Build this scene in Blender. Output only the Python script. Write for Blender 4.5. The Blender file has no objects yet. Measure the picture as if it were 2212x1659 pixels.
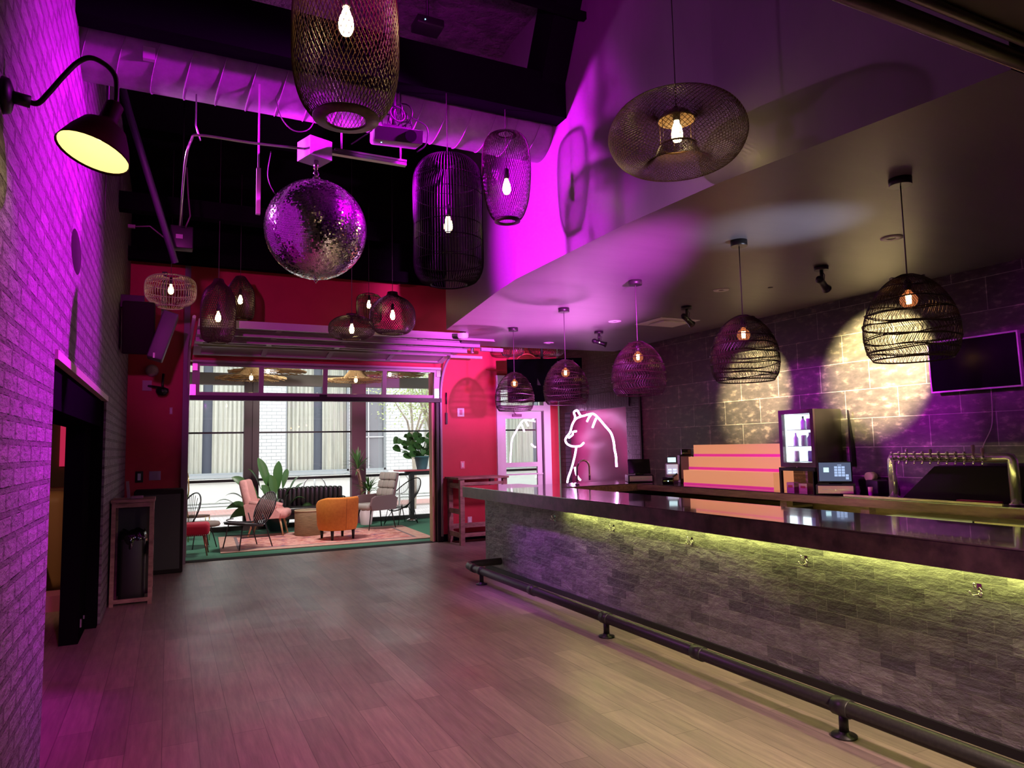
import bpy, bmesh, math, random
import numpy as np
from mathutils import Vector, Matrix
random.seed(7)
PI = math.pi
SC = bpy.context.scene
COL = SC.collection

# ------------------------------------------------------------------ camera
cam = bpy.data.cameras.new('camera')
cam.sensor_width = 36.0
cam.lens = 1508.25 / 2212.0 * 36.0
cam.clip_start = 0.05
cam.clip_end = 200
co = bpy.data.objects.new('camera', cam)
COL.objects.link(co)
Rt = Vector((0.89790994, -0.43969766, -0.02058415))
Up = Vector((-0.02055281, -0.08859138, 0.99585599))
Bk = Vector((-0.43969913, -0.89376593, -0.0885841))
M = Matrix((Rt, Up, Bk)).transposed().to_4x4()
M.translation = Vector((0, 0, 1.6))
co.matrix_world = M
SC.camera = co

# ------------------------------------------------------------------ world and view
w = bpy.data.worlds.new('World')
SC.world = w
w.use_nodes = True
bg = w.node_tree.nodes['Background']
bg.inputs[0].default_value = (0.93, 0.97, 1.0, 1)
bg.inputs[1].default_value = 4.0
SC.view_settings.view_transform = 'Standard'
SC.view_settings.look = 'None'
SC.view_settings.exposure = 0.0
SC.view_settings.gamma = 1.0
SC.view_settings.use_curve_mapping = False
cy = SC.cycles
cy.use_denoising = True
cy.max_bounces = 8
cy.diffuse_bounces = 4
cy.glossy_bounces = 4
cy.transmission_bounces = 4
cy.transparent_max_bounces = 24
cy.sample_clamp_indirect = 4.0
cy.sample_clamp_direct = 0.0
cy.caustics_reflective = False
cy.caustics_refractive = False
cy.blur_glossy = 0.5

# ------------------------------------------------------------------ lights
def spot(name, loc, tgt, col, power, angle, blend=0.4, radius=0.05):
    l = bpy.data.lights.new(name, 'SPOT')
    l.color = col
    l.energy = power
    l.spot_size = math.radians(angle)
    l.spot_blend = blend
    l.shadow_soft_size = radius
    o = bpy.data.objects.new(name, l)
    COL.objects.link(o)
    o.location = loc
    d = Vector(tgt) - Vector(loc)
    o.rotation_euler = d.to_track_quat('-Z', 'Y').to_euler()
    return o

MAG = (0.80, 0.0, 1.0)
PNK = (1.0, 0.05, 0.75)
WRM = (1.0, 0.86, 0.42)
# stage cans: one near the soffit, one high on the brick wall behind the barn lamp, the rest washes and added fills without fixtures
spot('wash_light_brick', (2.58, 3.9, 4.4), (-0.55, 4.6, 2.7), MAG, 2300, 62, 1.0, 0.05)
spot('fill_brick_low', (0.6, -0.8, 1.9), (-0.55, 2.8, 0.9), (0.60, 0.40, 1.0), 130, 40, 1.0, 0.1)  # added fill that lifts the lower brick wall, no fixture
spot('wash_light_can_right', (2.44, 5.0, 3.80), (-0.55, 5.2, 3.0), MAG, 900, 66, 0.9, 0.06)
spot('wash_light_soffit', (-0.40, 5.38, 3.70), (2.82, 5.1, 3.62), MAG, 3300, 48, 0.9, 0.11)
spot('wash_light_low', (2.2, 0.2, 1.9), (4.1, 8.1, 3.2), (0.95, 0.10, 1.0), 10500, 22, 1.0, 0.06)
spot('fill_deck', (0.2, 1.2, 2.9), (2.2, 5.0, 5.4), (0.9, 0.0, 0.9), 300, 44, 0.9, 0.1)  # added fill standing in for can spill on the rough ceiling
spot('wash_light_pink_far', (-0.3, 3.3, 2.9), (1.4, 11.4, 3.9), PNK, 380, 40, 0.8, 0.06)
spot('wash_light_floor', (0.2, 0.8, 3.6), (-0.1, 4.6, 0.0), (1.0, 0.0, 0.5), 420, 50, 0.9, 0.1)
spot('wash_light_bar', (1.9, 7.6, 3.0), (3.8, 6.8, 0.4), (0.62, 0.08, 1.0), 260, 46, 0.9, 0.1)
spot('wash_light_back_wall', (3.6, 0.4, 2.9), (6.57, 2.3, 2.35), (0.8, 0.0, 1.0), 190, 38, 0.9, 0.08)
spot('wash_light_door', (4.9, 8.4, 2.4), (5.2, 11.4, 1.8), (1.0, 0.42, 0.85), 200, 105, 0.9, 0.15)
spot('floor_fill_behind', (3.0, -0.8, 2.8), (2.7, 3.9, 0.0), (1.0, 0.70, 0.58), 1250, 54, 1.0, 0.25)  # added fill to brighten the floor, no known lamp there
spot('soffit_fill_pink', (4.65, 7.4, 0.9), (3.7, 7.3, 3.12), (1.0, 0.20, 0.95), 700, 84, 1.0, 0.08)  # added fill tucked behind the bar to turn the soffit underside pink
spot('soffit_fill_blue', (4.75, 2.3, 0.9), (3.9, 3.5, 3.12), (0.70, 0.74, 1.0), 260, 26, 1.0, 0.05)  # added fill standing in for the fridge's reflection on the soffit
spot('patio_fill', (2.2, 12.3, 3.6), (2.6, 14.2, 0.2), (1.0, 0.93, 0.85), 560, 130, 0.9, 0.3)  # added fill to raise the backlit patio furniture

# ------------------------------------------------------------------ mesh helpers
class G:
    def __init__(s):
        s.v = []; s.f = []; s.s = []
    def add(s, vs, fs, sm=False):
        n = len(s.v)
        s.v.extend([tuple(p) for p in vs])
        s.f.extend([tuple(i + n for i in f) for f in fs])
        s.s.extend([sm] * len(fs))
        return s
    def bx(s, x0, y0, z0, x1, y1, z1, M=None):
        vs = [Vector((x, y, z)) for z in (z0, z1) for y in (y0, y1) for x in (x0, x1)]
        if M: vs = [M @ v for v in vs]
        return s.add(vs, [(0, 2, 3, 1), (4, 5, 7, 6), (0, 1, 5, 4), (2, 6, 7, 3), (0, 4, 6, 2), (1, 3, 7, 5)])
    def rb(s, c, size, bev=0.02, M=None, seg=3, fn=None):
        bm = bmesh.new()
        bmesh.ops.create_cube(bm, size=1)
        for v in bm.verts: v.co = Vector((v.co.x * size[0], v.co.y * size[1], v.co.z * size[2]))
        bmesh.ops.bevel(bm, geom=bm.edges[:], offset=min(bev, min(size) * 0.49), segments=seg, affect='EDGES', profile=0.5)
        if fn: bmesh.ops.subdivide_edges(bm, edges=[e for e in bm.edges if e.calc_length() > max(size) * 0.25], cuts=5, use_grid_fill=True)
        bm.verts.ensure_lookup_table()
        vs = []
        for v in bm.verts:
            p = v.co.copy()
            if fn: p = fn(p)
            p = p + Vector(c)
            if M: p = M @ p
            vs.append(p)
        fs = [[v.index for v in f.verts] for f in bm.faces]
        bm.free()
        return s.add(vs, fs, True)
    def tube(s, pts, r, n=8, closed=False, caps=True, sm=True):
        P = [Vector(p) for p in pts]
        m = len(P)
        if m < 2: return s
        rs = r if isinstance(r, (list, tuple)) else [r] * m
        up = Vector((0, 0, 1))
        t0 = (P[1] - P[0]).normalized()
        if abs(t0.dot(up)) > 0.9: up = Vector((1, 0, 0))
        nrm = t0.cross(up).normalized()
        vs = []
        for i in range(m):
            if closed: t = P[(i + 1) % m] - P[i - 1]
            else: t = P[min(i + 1, m - 1)] - P[max(i - 1, 0)]
            if t.length < 1e-9: t = t0.copy()
            t.normalize()
            nrm = nrm - t * nrm.dot(t)
            if nrm.length < 1e-6: nrm = t.orthogonal()
            nrm.normalize()
            b = t.cross(nrm)
            for k in range(n):
                a = 2 * PI * k / n
                vs.append(P[i] + (nrm * math.cos(a) + b * math.sin(a)) * rs[i])
        fs = []
        for i in range(m if closed else m - 1):
            j = (i + 1) % m
            for k in range(n):
                k2 = (k + 1) % n
                fs.append((i * n + k, i * n + k2, j * n + k2, j * n + k))
        s.add(vs, fs, sm)
        if caps and not closed:
            b0 = len(s.v) - m * n
            s.f.append(tuple(b0 + k for k in range(n))[::-1]); s.s.append(False)
            s.f.append(tuple(b0 + (m - 1) * n + k for k in range(n))); s.s.append(False)
        return s
    def cyl(s, p0, p1, r, n=16, r2=None):
        return s.tube([p0, p1], [r, r if r2 is None else r2], n)
    def lathe(s, prof, n=24, c=(0, 0, 0), M=None, sm=True, cap=True):
        vs = []
        for (r, z) in prof:
            for k in range(n):
                a = 2 * PI * k / n
                vs.append(Vector((r * math.cos(a), r * math.sin(a), z)))
        if M: vs = [M @ v for v in vs]
        vs = [v + Vector(c) for v in vs]
        fs = []
        for i in range(len(prof) - 1):
            for k in range(n):
                k2 = (k + 1) % n
                fs.append((i * n + k, i * n + k2, (i + 1) * n + k2, (i + 1) * n + k))
        s.add(vs, fs, sm)
        if cap:
            b0 = len(s.v) - len(vs)
            m = len(prof)
            if prof[0][0] > 1e-4: s.f.append(tuple(b0 + k for k in range(n))[::-1]); s.s.append(False)
            if prof[-1][0] > 1e-4: s.f.append(tuple(b0 + (m - 1) * n + k for k in range(n))); s.s.append(False)
        return s
    def prism(s, poly, z0, z1, M=None):
        n = len(poly)
        vs = [Vector((x, y, z0)) for x, y in poly] + [Vector((x, y, z1)) for x, y in poly]
        if M: vs = [M @ v for v in vs]
        fs = [tuple(range(n))[::-1], tuple(range(n, 2 * n))] + [(i, (i + 1) % n, (i + 1) % n + n, i + n) for i in range(n)]
        return s.add(vs, fs)
    def ball(s, c, r, nu=16, nv=10, sc=(1, 1, 1)):
        pr = [(math.sin(PI * i / nv) * r, -math.cos(PI * i / nv) * r) for i in range(nv + 1)]
        Ms = Matrix.Diagonal((sc[0], sc[1], sc[2])).to_3x3()
        return s.lathe(pr, nu, c, Ms, cap=False)
    def leaf(s, base, tip, width, droop=0.1, seg=7, side=None, fold=0.25):
        b = Vector(base); t = Vector(tip)
        d = t - b
        sd = side or d.cross(Vector((0, 0, 1)))
        sd = Vector(sd)
        if sd.length < 1e-4: sd = Vector((1, 0, 0))
        sd.normalize()
        up = sd.cross(d).normalized()
        vs = []
        for i in range(seg + 1):
            u = i / seg
            c = b + d * u + Vector((0, 0, droop * 4 * u * (1 - u)))
            w_ = width * math.sin(PI * min(1, u * 0.93 + 0.05)) ** 0.8
            vs += [c + sd * w_ + up * w_ * fold, c, c - sd * w_ + up * w_ * fold]
        fs = []
        for i in range(seg):
            a = i * 3
            fs += [(a, a + 1, a + 4, a + 3), (a + 1, a + 2, a + 5, a + 4)]
        return s.add(vs, fs, True)
    def mesh(s, name):
        me = bpy.data.meshes.new(name)
        me.from_pydata(s.v, [], s.f)
        me.polygons.foreach_set('use_smooth', s.s)
        me.update()
        return me

def sm3(ctrl, k=6):
    c = [Vector(p) for p in ctrl]
    P = [c[0] * 2 - c[1]] + c + [c[-1] * 2 - c[-2]]
    out = []
    for i in range(1, len(P) - 2):
        for j in range(k):
            t = j / k
            out.append(0.5 * (P[i] * 2 + (P[i + 1] - P[i - 1]) * t + (P[i - 1] * 2 - P[i] * 5 + P[i + 1] * 4 - P[i + 2]) * t * t + (P[i] * 3 - P[i - 1] - P[i + 1] * 3 + P[i + 2]) * t ** 3))
    out.append(c[-1])
    return out

def rootmat(o):
    Mx = Matrix.Identity(4)
    while o is not None:
        if o.parent_type == 'OBJECT':
            Mx = Matrix.LocRotScale(o.location, o.rotation_euler, o.scale) @ Mx
        o = o.parent
    return Mx

def obj(name, g, m, parent=None, world=False, label=None):
    if world and parent is not None:
        Mi = rootmat(parent).inverted()
        g.v = [tuple(Mi @ Vector(p)) for p in g.v]
    me = g.mesh(name)
    me.materials.append(m)
    o = bpy.data.objects.new(name, me)
    COL.objects.link(o)
    if parent is not None: o.parent = parent
    if label: o['label'] = label
    return o

def tag(o, label, cat, group=None):
    o['label'] = label; o['category'] = cat
    if group: o['group'] = group
    return o

def thing(name, label, cat, loc=(0, 0, 0), rz=0, group=None):
    o = bpy.data.objects.new(name, None)
    COL.objects.link(o)
    o.empty_display_size = 0.1
    o.location = loc; o.rotation_euler = (0, 0, rz)
    return tag(o, label, cat, group)

def struct(name, g, m, parent=None):
    o = obj(name, g, m, parent)
    if parent is None: o['kind'] = 'structure'
    return o

def dup(root, loc, rz=0, label=None, group=None):
    r = root.copy(); COL.objects.link(r)
    r.location = loc; r.rotation_euler = (0, 0, rz)
    if label: r['label'] = label
    if group: r['group'] = group
    for ch in list(root.children):
        c = ch.copy(); COL.objects.link(c); c.parent = r
        for gch in list(ch.children):
            d = gch.copy(); COL.objects.link(d); d.parent = c
    return r

def rotM(ax, ang, piv=(0, 0, 0)):
    p = Vector(piv)
    return Matrix.Translation(p) @ Matrix.Rotation(ang, 4, ax) @ Matrix.Translation(-p)

# ------------------------------------------------------------------ materials
def mat(name, col, rough=0.5, metal=0.0, emit=None, es=1.0, spec=0.5, coat=0.0):
    m = bpy.data.materials.new(name); m.use_nodes = True
    b = m.node_tree.nodes['Principled BSDF']
    b.inputs['Base Color'].default_value = (*col, 1)
    b.inputs['Roughness'].default_value = rough
    b.inputs['Metallic'].default_value = metal
    b.inputs['Specular IOR Level'].default_value = spec
    if coat: b.inputs['Coat Weight'].default_value = coat; b.inputs['Coat Roughness'].default_value = 0.04
    if emit:
        b.inputs['Emission Color'].default_value = (*emit, 1)
        b.inputs['Emission Strength'].default_value = es
    return m

def nodes(m):
    nt = m.node_tree
    return nt, nt.nodes['Principled BSDF']

def coords(nt, axes='xyz', scale=(1, 1, 1)):
    tc = nt.nodes.new('ShaderNodeTexCoord')
    sp = nt.nodes.new('ShaderNodeSeparateXYZ'); nt.links.new(tc.outputs['Object'], sp.inputs[0])
    cb = nt.nodes.new('ShaderNodeCombineXYZ')
    for i, a in enumerate(axes):
        if a == '0': continue
        src = sp.outputs['xyz'.index(a)]
        if scale[i] != 1:
            mu = nt.nodes.new('ShaderNodeMath'); mu.operation = 'MULTIPLY'; mu.inputs[1].default_value = scale[i]
            nt.links.new(src, mu.inputs[0]); src = mu.outputs[0]
        nt.links.new(src, cb.inputs[i])
    return cb.outputs[0]

def noise(nt, vec, scale, detail=4, rough=0.6):
    n = nt.nodes.new('ShaderNodeTexNoise')
    n.inputs['Scale'].default_value = scale; n.inputs['Detail'].default_value = detail; n.inputs['Roughness'].default_value = rough
    if vec is not None: nt.links.new(vec, n.inputs['Vector'])
    return n.outputs['Fac']

def ramp(nt, fac, stops):
    r = nt.nodes.new('ShaderNodeValToRGB')
    el = r.color_ramp.elements
    while len(el) < len(stops): el.new(0.5)
    for e, (p, c) in zip(el, stops):
        e.position = p; e.color = (*c, 1) if len(c) == 3 else c
    nt.links.new(fac, r.inputs[0])
    return r.outputs[0]

def mix(nt, a, b, fac, mode='MIX'):
    n = nt.nodes.new('ShaderNodeMix'); n.data_type = 'RGBA'; n.blend_type = mode
    for s_, v in ((n.inputs[0], fac), (n.inputs[6], a), (n.inputs[7], b)):
        if isinstance(v, (int, float)): s_.default_value = v
        elif isinstance(v, tuple): s_.default_value = (*v, 1)
        else: nt.links.new(v, s_)
    return n.outputs[2]

def bump(nt, b, h, strength=0.5, dist=0.01, prev=None):
    n = nt.nodes.new('ShaderNodeBump')
    n.inputs['Strength'].default_value = strength; n.inputs['Distance'].default_value = dist
    nt.links.new(h, n.inputs['Height'])
    if prev is not None: nt.links.new(prev, n.inputs['Normal'])
    nt.links.new(n.outputs[0], b.inputs['Normal'])
    return n.outputs[0]

def brickmat(name, axes, c1, c2, mortar, bw, bh, ms=0.012, rough=0.6, noisescale=18, bstr=0.9, bdist=0.02, off=0.5, spec=0.3, vary=None, stretch=None, ndist=0.012, nstr=0.7):
    m = mat(name, c1, rough, spec=spec); nt, b = nodes(m)
    vec = coords(nt, axes)
    br = nt.nodes.new('ShaderNodeTexBrick')
    nt.links.new(vec, br.inputs['Vector'])
    br.offset = off
    br.inputs['Color1'].default_value = (*c1, 1); br.inputs['Color2'].default_value = (*c2, 1)
    br.inputs['Mortar'].default_value = (*mortar, 1)
    br.inputs['Scale'].default_value = 1; br.inputs['Mortar Size'].default_value = ms
    br.inputs['Mortar Smooth'].default_value = 0.3
    br.inputs['Brick Width'].default_value = bw; br.inputs['Row Height'].default_value = bh
    nv = coords(nt, axes, stretch) if stretch else vec
    nz = noise(nt, nv, noisescale, 5)
    col = br.outputs['Color']
    if vary: col = mix(nt, col, ramp(nt, nz, vary), 1.0, 'MULTIPLY')
    nt.links.new(col, b.inputs['Base Color'])
    inv = nt.nodes.new('ShaderNodeMath'); inv.operation = 'SUBTRACT'; inv.inputs[0].default_value = 1
    nt.links.new(br.outputs['Fac'], inv.inputs[1])
    p = bump(nt, b, inv.outputs[0], bstr, bdist)
    bump(nt, b, nz, nstr, ndist, p)
    return m

def glassmat(name, tint=(1, 1, 1), refl=0.08, rough=0.0, haze=0.0):
    m = bpy.data.materials.new(name); m.use_nodes = True
    nt = m.node_tree; nt.nodes.clear()
    out = nt.nodes.new('ShaderNodeOutputMaterial')
    tr = nt.nodes.new('ShaderNodeBsdfTransparent'); tr.inputs[0].default_value = (*tint, 1)
    gl = nt.nodes.new('ShaderNodeBsdfGlossy'); gl.inputs['Roughness'].default_value = rough
    mx = nt.nodes.new('ShaderNodeMixShader')
    fr = nt.nodes.new('ShaderNodeFresnel'); fr.inputs[0].default_value = 1.45
    ad = nt.nodes.new('ShaderNodeMath'); ad.operation = 'ADD'; ad.inputs[1].default_value = refl
    ad.use_clamp = True
    nt.links.new(fr.outputs[0], ad.inputs[0])
    nt.links.new(ad.outputs[0], mx.inputs[0])
    nt.links.new(tr.outputs[0], mx.inputs[1]); nt.links.new(gl.outputs[0], mx.inputs[2])
    nt.links.new(mx.outputs[0], out.inputs[0])
    return m

def emis(name, col, s):
    m = bpy.data.materials.new(name); m.use_nodes = True
    nt = m.node_tree; nt.nodes.clear()
    out = nt.nodes.new('ShaderNodeOutputMaterial'); e = nt.nodes.new('ShaderNodeEmission')
    e.inputs[0].default_value = (*col, 1); e.inputs[1].default_value = s
    nt.links.new(e.outputs[0], out.inputs[0])
    return m

V0 = [(0.3, (0.75, 0.75, 0.75)), (0.7, (1.15, 1.15, 1.15))]
M_brick = brickmat('brick_painted', 'yz0', (0.30, 0.27, 0.29), (0.22, 0.20, 0.215), (0.15, 0.13, 0.14), 0.25, 0.092, 0.014, 0.6, 13, 1.0, 0.07, vary=V0, stretch=(1, 2.0, 1), ndist=0.05, nstr=0.9)
M_brickblk = brickmat('brick_black', 'yz0', (0.05, 0.045, 0.05), (0.035, 0.03, 0.035), (0.02, 0.018, 0.02), 0.21, 0.075, 0.008, 0.4, 30, 1.0, 0.03, vary=V0)
M_soldier = brickmat('brick_soldier', 'yz0', (0.05, 0.045, 0.05), (0.035, 0.03, 0.035), (0.02, 0.018, 0.02), 0.075, 0.5, 0.008, 0.4, 30, 1.0, 0.03, off=0, vary=V0)
M_stone = brickmat('stone_tile', 'yz0', (0.34, 0.33, 0.31), (0.13, 0.125, 0.13), (0.26, 0.25, 0.23), 0.222, 0.084, 0.003, 0.36, 12, 0.9, 0.008, vary=[(0.3, (0.7, 0.7, 0.7)), (0.7, (1.15, 1.15, 1.15))], stretch=(0.8, 1.5, 1), ndist=0.035, nstr=0.7, off=0.38, spec=0.5)
M_stone_x = brickmat('stone_tile_end', 'xz0', (0.36, 0.35, 0.33), (0.17, 0.165, 0.165), (0.3, 0.29, 0.27), 0.152, 0.0765, 0.0022, 0.42, 16, 0.9, 0.006, vary=V0, spec=0.5)
M_tile = brickmat('metal_look_tile', 'yz0', (0.105, 0.09, 0.095), (0.07, 0.062, 0.066), (0.34, 0.31, 0.29), 0.61, 0.303, 0.004, 0.33, 8, 0.35, 0.004,
                  vary=[(0.38, (0.7, 0.7, 0.7)), (0.54, (1.0, 0.96, 0.95)), (0.68, (2.5, 2.3, 2.0))], stretch=(1, 1.9, 1), ndist=0.003, spec=0.6)
M_whitebrick = brickmat('white_brick', 'xz0', (0.66, 0.67, 0.66), (0.60, 0.61, 0.60), (0.42, 0.43, 0.43), 0.3, 0.11, 0.012, 0.8, 20, 0.7, 0.02)
M_paver = brickmat('brick_paver', 'xy0', (0.5, 0.27, 0.24), (0.42, 0.22, 0.2), (0.4, 0.33, 0.3), 0.2, 0.1, 0.01, 0.9, 20, 0.4, 0.01)
M_cobble = brickmat('cobble', 'xy0', (0.62, 0.55, 0.54), (0.46, 0.41, 0.41), (0.36, 0.34, 0.32), 0.22, 0.14, 0.02, 0.9, 14, 0.6, 0.02)

# wood plank floor
def floormat():
    m = mat('plank_floor', (0.2, 0.15, 0.13), 0.36, spec=0.5); nt, b = nodes(m)
    vec = coords(nt, 'yx0')
    br = nt.nodes.new('ShaderNodeTexBrick'); nt.links.new(vec, br.inputs['Vector'])
    br.offset = 0.37; br.offset_frequency = 2
    br.inputs['Color1'].default_value = (0.37, 0.285, 0.235, 1); br.inputs['Color2'].default_value = (0.235, 0.185, 0.155, 1)
    br.inputs['Mortar'].default_value = (0.16, 0.125, 0.105, 1)
    br.inputs['Scale'].default_value = 1; br.inputs['Mortar Size'].default_value = 0.0022
    br.inputs['Brick Width'].default_value = 1.22; br.inputs['Row Height'].default_value = 0.18
    g1 = noise(nt, coords(nt, 'yx0', (1.2, 14, 1)), 2.2, 6, 0.65)
    col = mix(nt, br.outputs['Color'], ramp(nt, g1, [(0.3, (0.72, 0.72, 0.73)), (0.7, (1.2, 1.18, 1.15))]), 1.0, 'MULTIPLY')
    nt.links.new(col, b.inputs['Base Color'])
    g2 = noise(nt, coords(nt, 'yx0'), 1.6, 3)
    rr = ramp(nt, g2, [(0.3, (0.30, 0.30, 0.30)), (0.7, (0.46, 0.46, 0.46))])
    nt.links.new(rr, b.inputs['Roughness'])
    bump(nt, b, g1, 0.15, 0.004)
    return m
M_floor = floormat()

def noisy(name, c1, c2, scale, rough=0.6, bs=0.0, bd=0.01, stretch=None, metal=0, spec=0.5, coat=0, axes='xyz'):
    m = mat(name, c1, rough, metal, spec=spec, coat=coat); nt, b = nodes(m)
    nz = noise(nt, coords(nt, axes, stretch or (1, 1, 1)), scale, 5)
    nt.links.new(ramp(nt, nz, [(0.35, c1), (0.65, c2)]), b.inputs['Base Color'])
    if bs: bump(nt, b, nz, bs, bd)
    return m

M_red = noisy('red_wall', (0.56, 0.035, 0.06), (0.50, 0.03, 0.052), 3, 0.55, 0.08, 0.005)
M_redroom = mat('red_accent', (0.7, 0.02, 0.08), 0.5)
M_blackwall = mat('black_paint', (0.006, 0.005, 0.007), 0.8, spec=0.0)
M_deck = noisy('rough_deck', (0.17, 0.14, 0.16), (0.09, 0.075, 0.085), 5, 0.85, 1.0, 0.12)
M_soffit = noisy('soffit_satin', (0.20, 0.182, 0.192), (0.18, 0.165, 0.175), 1.5, 0.4, 0.12, 0.02, stretch=(0.6, 3, 1))
M_black = mat('black_metal', (0.014, 0.013, 0.014), 0.42, spec=0.4)
M_blackgl = mat('black_gloss', (0.008, 0.008, 0.009), 0.12)
M_blackmat = mat('black_cloth', (0.018, 0.014, 0.015), 0.9, spec=0.2)
M_pipe = noisy('cast_pipe', (0.022, 0.019, 0.019), (0.014, 0.012, 0.012), 60, 0.42, 0.3, 0.002)
M_duct = noisy('galvanised_duct', (0.30, 0.28, 0.3), (0.22, 0.2, 0.22), 9, 0.42, 0.1, 0.004)
M_white = mat('white_paint', (0.80, 0.79, 0.80), 0.4)
M_whiteAl = mat('white_aluminium', (0.42, 0.39, 0.39), 0.38)
M_rattan = noisy('black_rattan', (0.024, 0.015, 0.008), (0.012, 0.008, 0.005), 40, 0.45, spec=0.3)
M_rattan2 = mat('dark_brown_rattan', (0.05, 0.03, 0.025), 0.35)
M_rattanG = noisy('black_rattan_bulb_gold', (0.15, 0.085, 0.035), (0.07, 0.042, 0.02), 40, 0.4, spec=0.6)  # black rattan with the bulbs' golden highlights put into its colour
M_rattanB = mat('jet_rattan', (0.006, 0.005, 0.005), 0.5, spec=0.15)
M_rattanE = mat('rattan_pink_lit', (0.42, 0.30, 0.30), 0.45)  # rattan made paler so the pink light sits in the colour
M_straw = noisy('straw', (0.55, 0.36, 0.17), (0.4, 0.25, 0.11), 30, 0.7)
M_cord = mat('cord', (0.08, 0.06, 0.07), 0.5)
M_socket = mat('socket', (0.02, 0.018, 0.018), 0.35)
M_bulb = emis('bulb_glow', (1.0, 0.72, 0.32), 22)
M_bulb2 = emis('bulb_glow_near', (1.0, 0.72, 0.32), 42)
M_fil = emis('filament', (1.0, 0.55, 0.25), 60)
M_fil_s = emis('filament_far', (1.0, 0.7, 0.3), 30)
M_chrome = mat('chrome', (0.78, 0.77, 0.76), 0.1, 1.0)
M_steel = mat('brushed_steel', (0.55, 0.54, 0.52), 0.28, 1.0)
M_tower = mat('tower_steel', (0.85, 0.82, 0.76), 0.27, 0.9)
M_mirror = mat('mirror_facets', (0.92, 0.92, 0.94), 0.12, 1.0)
M_counter = noisy('counter_epoxy', (0.10, 0.06, 0.07), (0.04, 0.025, 0.03), 2.2, 0.16, stretch=(5, 0.7, 1), spec=0.6, coat=1.0)
M_cedge = noisy('counter_edge', (0.09, 0.045, 0.05), (0.03, 0.016, 0.018), 9, 0.35, 0.2, 0.01, stretch=(1, 1, 1))
M_oak = noisy('worn_oak', (0.36, 0.22, 0.13), (0.20, 0.12, 0.07), 4, 0.5, 0.15, 0.004, stretch=(6, 1, 6))
M_pinkwood = noisy('weathered_wood', (0.42, 0.25, 0.2), (0.22, 0.12, 0.1), 6, 0.7, 0.3, 0.006, stretch=(1, 1, 3))
M_neon = emis('neon_tube', (1.0, 0.42, 0.95), 22)
M_panel = mat('neon_back_panel', (0.14, 0.022, 0.06), 0.42, spec=0.4)
M_glass = glassmat('clear_glass', (0.97, 0.98, 0.98), 0.02)
M_glasshaze = glassmat('door_glass', (0.95, 0.97, 0.97), 0.12)
M_turf = noisy('green_turf', (0.07, 0.25, 0.15), (0.05, 0.19, 0.12), 60, 0.95, 0.4, 0.01)
M_tvscreen = mat('tv_screen', (0.003, 0.003, 0.004), 0.15, spec=0.25)
M_screenblk = mat('screen_black', (0.0015, 0.0015, 0.002), 0.7, spec=0.0)

# ================================================================== SHELL
FAR = 11.42
g = G().bx(-4.2, -3, -0.12, 7.0, FAR, 0); struct('floor', g, M_floor)
# left brick wall with the doorway
DY0, DY1, DZ = 4.35, 7.80, 2.16
g = G().bx(-0.87, -3, 0, -0.55, DY0, 5.38).bx(-0.87, DY1, 0, -0.55, FAR, 5.38).bx(-0.87, DY0, DZ, -0.55, DY1, 5.38)
wl = struct('wall_left', g, M_brick)
# thin dark strip over the wall top
g = G().bx(-0.548, 5.0, 2.74, -0.543, 5.18, 3.02)
# lintel and steel frame of the doorway
g = G().bx(-0.80, DY0, DZ - 0.05, -0.535, DY1, DZ); struct('trim_1', g, mat('lintel_pale', (0.5, 0.4, 0.36), 0.5))
g = G().bx(-0.86, DY1 - 0.12, 0, -0.57, DY1, DZ - 0.05).bx(-0.86, DY0 + 0.02, DZ - 0.30, -0.58, DY1 - 0.12, DZ - 0.05).bx(-0.80, 7.12, 0, -0.66, DY1 - 0.14, DZ - 0.3)
fr = struct('door_2', g, M_blackwall)
obj('door_pull', G().bx(-0.656, 7.2, 0.12, -0.645, 7.23, 0.19).bx(-0.656, 7.45, 0.14, -0.645, 7.48, 0.17), M_steel, fr)
# side room behind the doorway
struct('wall_side_room', G().bx(-4.2, 3.2, 0, -4.1, FAR, 3.0).bx(-4.2, 3.1, 0, -0.87, 3.2, 3.0).bx(-4.2, FAR, 0, -0.87, FAR + 0.1, 3.0), mat('side_room_wall', (0.12, 0.05, 0.04), 0.7))
struct('ceiling_side_room', G().bx(-4.2, 3.1, 2.9, -0.87, FAR, 3.0), M_blackwall)
# far wall, red below the beam, black above
OX0, OX1, OZ = 0.24, 4.13, 2.98
g = G().bx(-0.55, FAR, 0, OX0, FAR + 0.2, 4.42).bx(OX0, FAR, OZ, OX1, FAR + 0.2, 4.42)
g.bx(OX1, FAR, 0, 5.30, FAR + 0.2, 4.42).bx(5.30, FAR, 2.86, 6.36, FAR + 0.2, 4.42).bx(6.36, FAR, 0, 6.57, FAR + 0.2, 4.42)
struct('wall_far', g, M_red)
struct('wall_far_upper', G().bx(-0.55, FAR - 0.12, 4.42, 6.57, FAR + 0.2, 5.38), M_blackwall)
struct('baseboard_far', G().bx(OX1 + 0.02, FAR - 0.015, 0, 5.28, FAR, 0.12).bx(-0.55, FAR - 0.015, 0, OX0 - 0.05, FAR, 0.12), M_blackwall)
struct('wall_back', G().bx(-0.87, -3.1, 0, 7.0, -3, 5.38), M_blackwall)
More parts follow.
